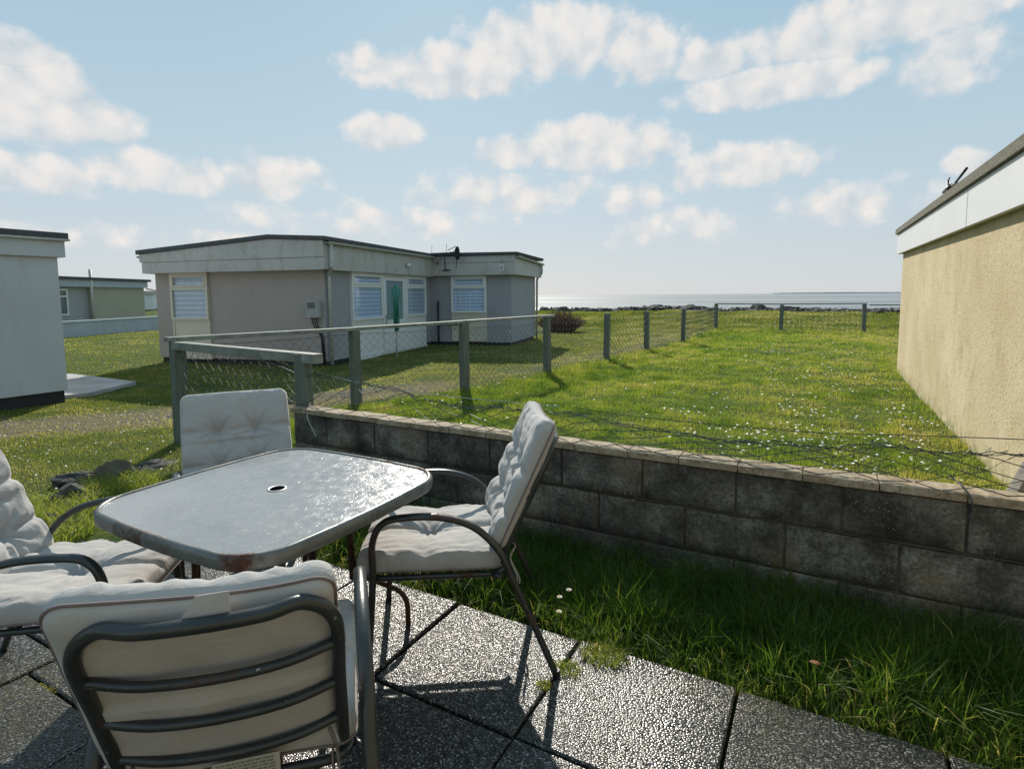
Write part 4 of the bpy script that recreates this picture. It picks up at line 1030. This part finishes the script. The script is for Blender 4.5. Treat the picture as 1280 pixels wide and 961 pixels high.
# long grass between the patio and the block wall
n = 46000
cx_, cy_ = scatter(2600, -3.5, 2.0, 2.06, 2.86)
ci = rng.integers(0, len(cx_), n); sp_r = np.abs(rng.normal(0, 0.030, n)); aa = rng.uniform(0, 2 * np.pi, n)
x_ = cx_[ci] + sp_r * np.cos(aa); y_ = np.clip(cy_[ci] + sp_r * np.sin(aa), 2.03, 2.87)
H0 = 0.05 + 0.165 * fbm(cx_, cy_, 3.0) ** 1.3 + 0.05 * rng.random(len(cx_)); H0 *= np.clip((cy_ - 1.98) / 0.22, 0.35, 1)
H = H0[ci] * rng.uniform(0.55, 1.35, n)
tint = np.clip(0.45 + 0.5 * (fbm(x_, y_, 2.5) - 0.5) + rng.normal(0, 0.15, n) + (rng.random(n) > 0.97) * 0.5 + 0.25 * (y_ < 2.16), 0, 1)
o = blades('long_grass', np.stack([x_, y_, np.full(n, -0.032)], 1), H, 0.0042 * rng.uniform(0.6, 1.4, n), rng.uniform(0.1, 1.15, n), tint, M_grass_tall)
tag(o, 'long dark green grass growing between the paving and the block wall', 'grass', kind='stuff')
# grass spilling over slab edge + tufts
def tuft(name, x0, y0, r, h, n, label, mat=M_grass, z=0.0, w=0.003):
    rr = r * np.sqrt(rng.random(n)); a = rng.uniform(0, 2 * np.pi, n)
    P = np.stack([x0 + rr * np.cos(a), y0 + rr * np.sin(a) * 0.8, np.full(n, z)], 1)
    o = blades(name, P, h * rng.uniform(0.5, 1.2, n), w * rng.uniform(0.7, 1.3, n), rng.uniform(0.3, 1.2, n), np.clip(rng.normal(0.6, 0.2, n), 0, 1), mat)
    return tag(o, label, 'grass tuft')
tuft('grass_tuft', -0.795, 1.86, 0.06, 0.035, 420, 'small yellow green tuft in the paving joint at the foot of the right chair')
tuft('grass_tuft', -0.70, 1.99, 0.09, 0.05, 700, 'brownish tuft spreading onto the slab edge behind the right chair')
tuft('grass_tuft', -0.835, 1.74, 0.03, 0.03, 160, 'tiny moss like tuft exactly at the rear foot of the right chair')
tuft('grass_tuft', -4.5, 2.15, 0.28, 0.13, 2600, 'lush tuft round the brown rock by the table corner', w=0.005)
tuft('grass_tuft', -4.4, 1.68, 0.32, 0.12, 2600, 'lush tuft in front of the streaked rock beside the left armchair', w=0.005)
tuft('grass_tuft', -4.05, 1.5, 0.3, 0.10, 2200, 'grass clump at the slab edge beneath the far arm of the left armchair', w=0.005)
n = 900; y_ = rng.uniform(0.3, 2.0, n); x_ = -2.59 + rng.normal(0, 0.006, n); m2 = rng.random(n) < 0.5; x_[m2] = rng.uniform(-2.6, -1.5, m2.sum()); y_[m2] = 0.88 + rng.normal(0, 0.005, m2.sum())
k_ = fbm(x_, y_, 2.2) > 0.5; x_, y_ = x_[k_], y_[k_]; n = len(x_)
tag(blades('joint_moss', np.stack([x_, y_, np.full(n, -0.004)], 1), rng.uniform(0.008, 0.022, n), np.full(n, 0.004), rng.uniform(0.3, 1.2, n), np.clip(rng.normal(0.8, 0.15, n), 0, 1), M_grass_dry), 'moss and dry grass growing in the paving joints', 'moss', kind='stuff')

# lawn daisies (uncountable white specks)
m = MB()
def flower(m, p, r, nrm=None):
    a0 = rng.uniform(0, 6); k = 6; tx, ty = rng.uniform(-.35, .35, 2)
    vs = [(p[0], p[1], p[2])] + [(p[0] + r * math.cos(a0 + i * 2 * PI / k), p[1] + r * math.sin(a0 + i * 2 * PI / k), p[2] + r * (tx * math.cos(a0 + i * 2 * PI / k) + ty * math.sin(a0 + i * 2 * PI / k))) for i in range(k)]
    m.add(vs, [(0, 1 + i, 1 + (i + 1) % k) for i in range(k)])
x_, y_ = scatter(11000, -4.8, 1.15, 3.5, 18)
pr = np.clip(np.exp(-((x_ + 0.1) / 0.9) ** 2 - ((y_ - 6.6) / 1.9) ** 2) * 1.2 + np.exp(-((x_ - 0.1) / 0.7) ** 2 - ((y_ - 10.5) / 1.5) ** 2) * 0.5 + 0.05, 0, 1) * np.clip((fbm(x_, y_, 1.8) - 0.35) * 3, 0, 1)
k_ = (rng.random(len(x_)) < pr) & inside_fence(x_, y_)
for a, b in zip(x_[k_], y_[k_]): flower(m, (a, b, float(height(a, b)) + rng.uniform(0.035, 0.07)), 0.011 * (0.8 + 0.05 * b))
x_, y_ = scatter(900, -8, -4, 1.8, 4.2)
for a, b in zip(x_, y_):
    if outside(a, b) and rng.random() < 0.3: flower(m, (a, b, float(height(a, b)) + 0.035), 0.008)
tag(m.build('lawn_daisies', M_petal, fix=False), 'white daisies scattered over the lawn', 'daisies', kind='stuff')
# clover-like pale leaves & gravel on the track
m = MB(); x_, y_ = scatter(30000, -10, -4.3, 1.0, 7); d_ = seg_dist(x_, y_, TRACK)
k_ = (rng.random(len(x_)) < np.clip(0.95 - d_ / 0.62, 0, 1) * np.clip((fbm(x_, y_, 1.2) - 0.42) * 4, 0, 1)) & outside(x_, y_) & in_view(x_, y_)
for a, b in zip(x_[k_], y_[k_]):
    s = rng.uniform(0.006, 0.016); z = float(height(a, b)); an = rng.uniform(0, 3)
    ca, sa = math.cos(an) * s, math.sin(an) * s
    m.add([(a + ca, b + sa, z), (a - sa, b + ca, z), (a - ca, b - sa, z), (a + sa, b - ca, z), (a + ca * .3, b + sa * .2, z + s * 0.8), (a - ca * .4, b - sa * .3, z + s * 0.7)], [(0, 1, 4), (1, 2, 5), (1, 5, 4), (2, 3, 5), (3, 0, 4), (3, 4, 5)])
tag(m.build('gravel', M_concrete, fix=False), 'pale gravel scattered along the worn track outside the fence', 'gravel', kind='stuff')
# three taller daisies by the right chair
for (a, b, h_), lab in zip([(-0.935, 2.10, 0.165), (-0.905, 2.13, 0.19), (-0.92, 2.06, 0.125)], ['middle of three white daisies in the long grass behind the right chair', 'tallest of three white daisies in the long grass behind the right chair', 'lowest of three white daisies in the long grass behind the right chair']):
    e = empty('daisy', (a, b, -0.02), 0, lab, 'daisy', 'daisies in the long grass')
    MB().tube([(0, 0, 0), (0.004, 0.003, h_ * 0.6), (0, 0, h_)], 0.0012, 4).build('stem', M_grass_tall, e)
    m = MB()
    for i in range(11):
        t_ = i * 2 * PI / 11; c_, s_ = math.cos(t_), math.sin(t_); c2, s2 = math.cos(t_ + 0.2), math.sin(t_ + 0.2); c3, s3 = math.cos(t_ - 0.2), math.sin(t_ - 0.2)
        m.add([(0.003 * c_, 0.003 * s_, h_), (0.010 * c3, 0.010 * s3, h_ + .001), (0.013 * c_, 0.013 * s_, h_ + .002), (0.010 * c2, 0.010 * s2, h_ + .001)], [(0, 1, 2, 3)])
    m.build('petals', M_petal, e, fix=False); MB().tube([(0, 0, h_ - .001), (0, 0, h_ + .004)], 0.0042, 8).build('flower_centre', M_yolk, e)
tag(rock('leaf', (0.02, 2.2, 0.10), (0.02, 0.013, 0.004), simple('dead_leaf', (0.22, 0.08, 0.03), 0.8), 'x', 77), 'small reddish dead leaf caught in the long grass', 'leaf')

# ------------------------------------------------------------------ table
TCX, TCY, TZ = -1.735, 1.352, 0.72
tb_ = empty('patio_table', (TCX, TCY, 0), 0, 'square patio table with rounded corners, pebbled wet glass top and rusting rim', 'table')
def rsq(h, r, n=10, z=0.0, bulge=0.0):
    pts = []
    for cx0, cy0, a0 in ((1, 1, 0), (-1, 1, PI / 2), (-1, -1, PI), (1, -1, 3 * PI / 2)):
        for k in range(n + 1):
            a = a0 + PI / 2 * k / n; pts.append((cx0 * (h - r) + r * math.cos(a), cy0 * (h - r) + r * math.sin(a), z))
        # bulged side midpoint
        a = a0 + PI / 2; nx_, ny_ = math.cos(a), math.sin(a)
        for t_ in (0.25, 0.5, 0.75):
            w_ = 1 - 2 * t_; tx_, ty_ = -math.sin(a) * -1, math.cos(a) * -1
            L_ = (h - r) * w_
            bx_ = nx_ * (h + bulge * (1 - w_ * w_)); by_ = ny_ * (h + bulge * (1 - w_ * w_))
            pts.append((bx_ + tx_ * L_, by_ + ty_ * L_, z))
    return pts
HT, RC, BU = 0.452, 0.17, 0.012
# rim: profile swept round
prof_r = [(0.0, -0.036), (0.002, -0.006), (-0.006, 0.003), (-0.014, 0.0045), (-0.020, 0.0015), (-0.0205, -0.002), (-0.010, -0.004), (-0.008, -0.034), (-0.024, -0.037), (-0.024, -0.041), (-0.004, -0.041)]
P = []
for o_, z_ in prof_r + prof_r[:1]:
    ring = rsq(HT + o_, RC + o_, 10, TZ + z_, BU); P.append(ring + ring[:1])
MB().grid(P).build('rim', M_rim, tb_, smooth=True)
outer = rsq(HT - 0.019, RC - 0.019, 10, TZ - 0.001, BU); outer.append(outer[0]); rings = []
ang = [math.atan2(p[1], p[0]) for p in outer]
for f_ in (0.0, 0.15, 0.35, 0.6, 0.85, 1.0):
    rings.append([((1 - f_) * 0.0275 * math.cos(a) + f_ * p[0], (1 - f_) * 0.0275 * math.sin(a) + f_ * p[1], TZ - 0.001) for a, p in zip(ang, outer)])
rings2 = [[(p[0], p[1], TZ - 0.007) for p in r_] for r_ in reversed(rings)]
MB().grid(rings + rings2 + rings[:1]).build('glass_top', M_tglass, tb_)
m = MB(); P = []
for r_, z_ in ((0.0275, 0.0005), (0.030, 0.0022), (0.034, 0.0012), (0.034, -0.0005)):
    P.append([(r_ * math.cos(t), r_ * math.sin(t), TZ + z_) for t in np.linspace(0, 2 * PI, 33)])
m.grid(P).build('parasol_ring', M_wire_b, tb_, smooth=True)
MB().tube([(0, 0, TZ - 0.05), (0, 0, TZ - 0.0)], 0.0272, 24, cap=False).add([(0.0272 * math.cos(t), 0.0272 * math.sin(t), TZ - 0.048) for t in np.linspace(0, 2 * PI, 24, endpoint=False)], [tuple(range(24))]).build('parasol_socket_shade', M_dark, tb_)  # dark tube and closing disc, so the parasol hole looks deep in shade
legs = [((-0.27, -0.15), (-0.40, 0.02)), ((0.235, -0.20), (0.36, -0.34)), ((0.055, 0.29), (0.235, 0.435)), ((-0.20, 0.30), (-0.34, 0.43))]
legs[0] = ((-0.27, -0.15), (-0.42, -0.30))
for (lx, ly), (fx_, fy_) in legs:
    m = MB(); d = Vector((fx_ - lx, fy_ - ly, 0)).normalized(); s = Vector((-d.y, d.x, 0)) * 0.017
    for sg in (-1, 1):
        A = Vector((lx, ly, TZ - 0.042)) + s * sg
        m.tube(fillet([A, Vector((lx, ly, 0.27)) + s * sg + d * 0.01, Vector((fx_, fy_, 0.16)) + s * sg * (1 if sg > 0 else -0.2), Vector((fx_, fy_, 0.012)) + s * sg * (1 if sg > 0 else -0.2)], 0.09, 8), 0.011, 8) if sg > 0 else m.tube([A, Vector((lx, ly, 0.262)) + s * sg + d * 0.01], 0.011, 8)
    m.box(lx - 0.02, lx + 0.02, ly - 0.02, ly + 0.02, TZ - 0.075, TZ - 0.043)
    leg = m.build('leg', M_frame_rust, tb_, smooth=True)
m = MB()
m.tube([(-0.27, -0.15, TZ - 0.06), (0.235, -0.20, TZ - 0.06)], 0.010, 8); m.tube([(0.055, 0.29, TZ - 0.06), (-0.20, 0.30, TZ - 0.06)], 0.010, 8)
m.tube([(0.235, -0.20, TZ - 0.06), (0.055, 0.29, TZ - 0.06)], 0.010, 8); m.tube([(-0.27, -0.15, TZ - 0.06), (-0.20, 0.30, TZ - 0.06)], 0.010, 8)
for a, b in (((-0.43, -0.15), (-0.27, -0.15)), ((0.235, -0.20), (0.44, -0.22)), ((0.055, 0.29), (0.07, 0.44)), ((-0.2, 0.30), (-0.22, 0.44)), ((0.055, 0.29), (0.44, 0.26)), ((-0.20, .30), (-0.43, .28)), ((-.27, -.15), (-.28, -.43)), ((.235, -.2), (.24, -.43))):
    m.tube([(*a, TZ - 0.045), (*b, TZ - 0.045)], 0.009, 6)
m.build('under_frame', M_frame_rust, tb_, smooth=True)

# ------------------------------------------------------------------ chairs
def cushion(name, w, d, T, tufts, creases, parent, xf, rc=0.045, seed=0, boxed=0.42, piping=True, wrinkle=0.0025, nres=72, edge=0.05):
    """closed pad; x across, y along, z thickness; xf maps (x, y, z) to chair space"""
    rnd = random.Random(seed); N = nres; M_ = int(nres * d / w)
    ph = [rnd.uniform(0, 6) for _ in range(8)]
    def plan(u, v):      # square to rounded rectangle
        x, y = u * w / 2, v * d / 2; ax, ay = abs(x), abs(y); hx, hy = w / 2 - rc, d / 2 - rc
        if ax > hx and ay > hy:
            dx, dy = (ax - hx) / rc, (ay - hy) / rc; m_ = max(dx, dy); L_ = math.hypot(dx, dy)
            if L_ > 0: dx, dy = dx * m_ / L_, dy * m_ / L_
            x = math.copysign(hx + dx * rc, x); y = math.copysign(hy + dy * rc, y)
        return x, y
    def top(x, y, u, v):
        e = min(1 - abs(u), 1 - abs(v)); ex_ = min((1 - abs(u)) * w / 2, (1 - abs(v)) * d / 2)
        rise = boxed + (1 - boxed) * math.sqrt(max(0, 1 - (1 - min(ex_ / edge, 1)) ** 2))
        z = T / 2 * rise
        dep = 0.0
        for tx, ty, dp, sg in tufts:
            r2 = (x - tx) ** 2 + (y - ty) ** 2; r_ = math.sqrt(r2); an = math.atan2(y - ty, x - tx)
            dep = max(dep, dp * math.exp(-(r_ / sg)) )
            z += 0.0045 * (math.sin(an * 9 + ph[0] + tx * 30) + 0.6 * math.sin(an * 14 + ph[7])) * math.exp(-((r_ - 0.05) / 0.045) ** 2)
        for x0, y0, x1, y1, dp, sg in creases:
            dx, dy = x1 - x0, y1 - y0; t = max(0, min(1, ((x - x0) * dx + (y - y0) * dy) / (dx * dx + dy * dy)))
            dd = math.hypot(x - x0 - t * dx, y - y0 - t * dy); dep = max(dep, dp * math.exp(-dd / sg))
        z -= dep * min(1, rise + 0.2)
        fall = max(0.0, 1 - ex_ / 0.09)
        z += wrinkle * (1.6 * mnoise.noise(Vector((x * 14 + seed, y * 14, 1.0))) + 1.5 * mnoise.noise(Vector((x * 34, y * 12 + seed, 4.0))) + 1.0 * mnoise.noise(Vector((x * 13, y * 42 + seed, 7.0)))) * (0.5 + 1.0 * fall)
        return z
    lin = lambda n: [math.copysign(1 - (1 - abs(-1 + 2 * i / n)) ** 1.25, -1 + 2 * i / n) for i in range(n + 1)]
    us, vs_ = lin(N), lin(M_)
    T_, B_ = [], []
    for v in vs_:
        rt, rbm = [], []
        for u in us:
            x, y = plan(u, v); zt = top(x, y, u, v)
            ex_ = min((1 - abs(u)) * w / 2, (1 - abs(v)) * d / 2)
            rise = boxed + (1 - boxed) * math.sqrt(max(0, 1 - (1 - min(ex_ / 0.05, 1)) ** 2))
            zb_ = -T / 2 * rise + 0.0022 * math.sin(x * 40 + ph[5]) * math.sin(y * 33 + ph[6]) + 0.004 * math.exp(-abs(y - 0.03 * math.sin(x * 9)) / 0.006) * (1 if seed % 2 else 0)
            rt.append(xf(x, y, zt)); rbm.append(xf(x, y, zb_))
        T_.append(rt); B_.append(rbm)
    m = MB(); m.grid(T_); nb = len(m.v); m.grid(B_)
    n_, k_ = len(us), len(vs_)
    per = [(0, j) for j in range(n_)] + [(i, n_ - 1) for i in range(1, k_)] + [(k_ - 1, j) for j in range(n_ - 2, -1, -1)] + [(i, 0) for i in range(k_ - 2, 0, -1)]
    L_ = len(per)
    # side wall with a slight swell
    mids = []
    for i, j in per:
        a = Vector(T_[i][j]); b = Vector(B_[i][j]); x, y = plan(us[j], vs_[i]); l = math.hypot(x, y) or 1
        mids.append(xf(x + 0.006 * x / l + 0.001 * math.sin(i * 1.9 + j * 1.3), y + 0.006 * y / l, 0.0))
    nm = len(m.v); m.v.extend([tuple(p) for p in mids])
    for q_ in range(L_):
        r_ = (q_ + 1) % L_; (i0, j0), (i1, j1) = per[q_], per[r_]
        a0, a1 = i0 * n_ + j0, i1 * n_ + j1
        m.f.append((a0, a1, nm + r_, nm + q_)); m.f.append((nm + q_, nm + r_, nb + a1, nb + a0))
    o = m.build(name, M_cushion, parent, smooth=True)
    if piping:
        for rows_, nm_ in ((B_, 'piping'),):
            pts = []
            for i, j in per:
                x, y = plan(us[j], vs_[i]); l = math.hypot(x, y) or 1
                pts.append(xf(x + 0.003 * x / l, y + 0.003 * y / l, -T / 2 * boxed))
            MB().tube(pts, 0.0032, 6, closed=True).build('piping', M_piping, o, smooth=True)
        return o
    return o

SEAT_Z = 0.375
BACK_A = (-0.215, SEAT_Z + 0.01)      # y, z of the back frame foot
BACK_L = 0.535; RECL = math.radians(24.5)
def backpoint(x, s, off):              # s along the back, off towards the sitter
    y = BACK_A[0] - math.sin(RECL) * s + math.cos(RECL) * off; z = BACK_A[1] + math.cos(RECL) * s + math.sin(RECL) * off
    return (x, y, z)

def make_chair(c, heading_deg, label, seed, with_tags=False, lift=0.0):
    a = math.radians(heading_deg) - PI / 2
    ch = empty('garden_armchair', (c[0], c[1], 0.014), a, label, 'chair', 'cushioned garden armchairs round the patio table')
    # arms that run down into legs
    for sx in (-1, 1):
        pts = [(sx * 0.268, 0.262, 0.0), (sx * 0.264, 0.235, 0.36), (sx * 0.263, 0.232, 0.51), (sx * 0.263, 0.19, 0.586), (sx * 0.265, 0.10, 0.605), (sx * 0.267, -0.03, 0.600), (sx * 0.270, -0.14, 0.56), (sx * 0.274, -0.225, 0.475), (sx * 0.277, -0.275, 0.37), (sx * 0.292, -0.35, 0.20), (sx * 0.308, -0.435, 0.0)]
        sp = spline(pts, 7); m = MB(); m.tube(sp, 0.0128, 12, flat=1.45); arm = m.build('arm', M_frame, ch, smooth=True)
        for (yy, xx) in ((0.262, 0.268), (-0.435, 0.308)):
            MB().tube([(sx * xx, yy, -0.004), (sx * xx, yy, 0.018)], 0.0145, 10).build('foot_cap', M_blackpipe, arm)
    # seat frame
    m = MB()
    loop = [(-0.235, -0.25), (0.235, -0.25), (0.235, 0.255), (-0.235, 0.255)]
    pts = []
    for k in range(4):
        p, q_, r_ = loop[k - 1], loop[k], loop[(k + 1) % 4]
        f_ = fillet([(*p, 0), (*q_, 0), (*r_, 0)], 0.06, 5); pts += [v for v in f_[1:-1]]
    m.tube([(p.x, p.y, SEAT_Z - 0.012) for p in pts], 0.0115, 10, closed=True)
    for yy in (-0.15, -0.05, 0.06, 0.16): m.tube([(-0.235, yy, SEAT_Z - 0.014), (0, yy, SEAT_Z - 0.024), (0.235, yy, SEAT_Z - 0.014)], 0.006, 6)
    for sx in (-1, 1):
        for yy in (-0.20, 0.225): m.tube([(sx * 0.235, yy, SEAT_Z - 0.012), (sx * 0.265, yy + (0.008 if yy > 0 else -.04), SEAT_Z - 0.012)], 0.009, 8)
    m.build('seat_frame', M_frame, ch, smooth=True)
    # back frame hoop + slats
    m = MB(); hw = 0.218
    hoop = [backpoint(-hw, -0.03, -0.01), backpoint(-hw, 0.25, -0.012), backpoint(-hw, 0.44, -0.012), backpoint(-hw + 0.05, 0.512, -0.016), backpoint(-0.10, 0.522, -0.036), backpoint(0, 0.524, -0.042), backpoint(0.10, 0.522, -0.036), backpoint(hw - 0.05, 0.512, -0.016), backpoint(hw, 0.44, -0.012), backpoint(hw, 0.25, -0.012), backpoint(hw, -0.03, -0.01)]
    m.tube(spline(hoop, 8), 0.0140, 12)
    m.build('back_frame', M_frame, ch, smooth=True)
    for s_ in (0.115, 0.245, 0.375):
        MB().tube(spline([backpoint(-hw, s_, -0.012), backpoint(-0.12, s_ - 0.004, -0.036), backpoint(0, s_ - 0.005, -0.044), backpoint(0.12, s_ - 0.004, -0.036), backpoint(hw, s_, -0.012)], 8), 0.0102, 10).build('back_slat', M_frame, ch, smooth=True)
    # cushions
    ST = 0.082
    def xs(x, y, z):
        return (x, y + 0.026, SEAT_Z + 0.002 + ST / 2 + z + 0.010 * math.cos(x * 6) - 0.012 * max(0, (y - 0.16) / 0.1) ** 2)
    cushion('seat_cushion', 0.49, 0.545, ST, [(0.0, 0.015, 0.066, 0.055)], [(0, -0.25, 0, 0.26, 0.030, 0.015), (-0.25, 0.02, 0.25, 0.01, 0.014, 0.03)], ch, xs, seed=seed, boxed=0.66, edge=0.035, wrinkle=0.0035)
    BT = 0.085; LB = 0.505
    def xb(x, y, z):
        s_ = y + LB / 2 + 0.04 + lift
        bow = -0.026 * (1 - (x / 0.25) ** 2)
        wave = 0.010 * math.sin(x * 9 + seed) * max(0, (y - 0.1)) / 0.2
        p = backpoint(x - (0.020 if with_tags else 0.0), s_ + wave + 0.012 * (abs(x) / 0.25) ** 2 * (1 if y > 0.2 else 0), BT / 2 - 0.004 + z + bow * (0.4 if y > 0 else 1))
        return p
    tf = [(-0.088, 0.055, 0.068, 0.040), (0.088, 0.055, 0.068, 0.040), (-0.088, -0.115, 0.062, 0.036), (0.088, -0.115, 0.062, 0.036)]
    cr_ = [(-0.25, 0.055, 0.25, 0.055, 0.028, 0.014), (-0.25, -0.115, 0.25, -0.115, 0.028, 0.014), (-0.088, 0.08, -0.088, -0.27, 0.020, 0.016), (0.088, 0.08, 0.088, -0.27, 0.020, 0.016)]
    bc = cushion('back_cushion', 0.475 if with_tags else 0.505, LB, BT, tf, cr_, ch, xb, seed=seed + 1, wrinkle=0.003, boxed=0.42, edge=0.06)
    # tie tapes at the lower back
    for sx in (-1, 1):
        m = MB()
        for k in range(2):
            pts = [backpoint(sx * 0.19, 0.10, -0.026), backpoint(sx * 0.19 + 0.012, 0.085, -0.05), (sx * 0.195 + 0.01 * k, -0.275, 0.40), (sx * 0.20 + 0.022 * k, -0.30 - 0.012 * k, 0.33 - 0.02 * k), (sx * 0.205 + 0.035 * k, -0.295, 0.27)]
            m.tube(spline(pts, 6), 0.0045, 4, flat=0.4)
        m.build('tie_tape', M_tie_d if with_tags else M_tie, bc, smooth=True)
    if with_tags:
        q0 = [backpoint(-0.035, 0.527, -0.030), backpoint(0.045, 0.530, -0.030), backpoint(0.045, 0.565, -0.012), backpoint(-0.01, 0.56, -0.010)]
        g_ = MB().add([q0[0], q0[1], q0[2], q0[3]], [(0, 1, 2, 3)]).build('cushion_tag', M_cushion, bc, fix=False)
        g_.modifiers.new('s', 'SOLIDIFY').thickness = 0.002
        lab = MB(); P4 = [(-0.045, -0.262, 0.372), (0.085, -0.262, 0.372), (0.088, -0.285, 0.435), (-0.045, -0.285, 0.435)]
        lab.add(P4, [(0, 1, 2, 3)]); lo = lab.build('care_label', M_label, bc, fix=False); lo.modifiers.new('s', 'SOLIDIFY').thickness = 0.0015
        m = MB(); rnd = random.Random(4)
        for r_ in range(5):
            x = -0.036
            while x < 0.07:
                wd = rnd.uniform(0.004, 0.014); t_ = 0.86 - r_ * 0.17; z_ = 0.372 + 0.063 * t_; y_ = -0.262 - 0.023 * t_ - 0.0026
                m.add([(x, y_, z_), (x + wd, y_, z_), (x + wd, y_ - 0.0012, z_ + 0.0034), (x, y_ - 0.0012, z_ + 0.0034)], [(0, 1, 2, 3)]); x += wd + 0.0035
        m.build('label_print', M_ink, lo, fix=False)
    return ch

ch1 = make_chair((-1.25, 0.886), 134.5, 'nearest armchair seen from behind, its slatted back and care label towards the camera', 3, True, lift=-0.014)
ch2 = make_chair((-1.355, 1.835), 213.0, 'armchair on the right of the table beside the block wall, tufted cushions in side view', 10, lift=0.028)
ch3 = make_chair((-2.40, 1.68), -33.0, 'armchair on the far side, only its smooth back cushion showing above the table glass', 14)
ch4 = make_chair((-2.31, 0.93), 39.0, 'armchair at the left edge of the picture with its sunlit seat tucked under the table', 18)
M_frame_part = frame_mat('patchy_rust_tube', 0.32)
for k in ch2.children:
    if k.name.startswith(('arm', 'seat_frame')): k.data.materials[0] = M_frame_part
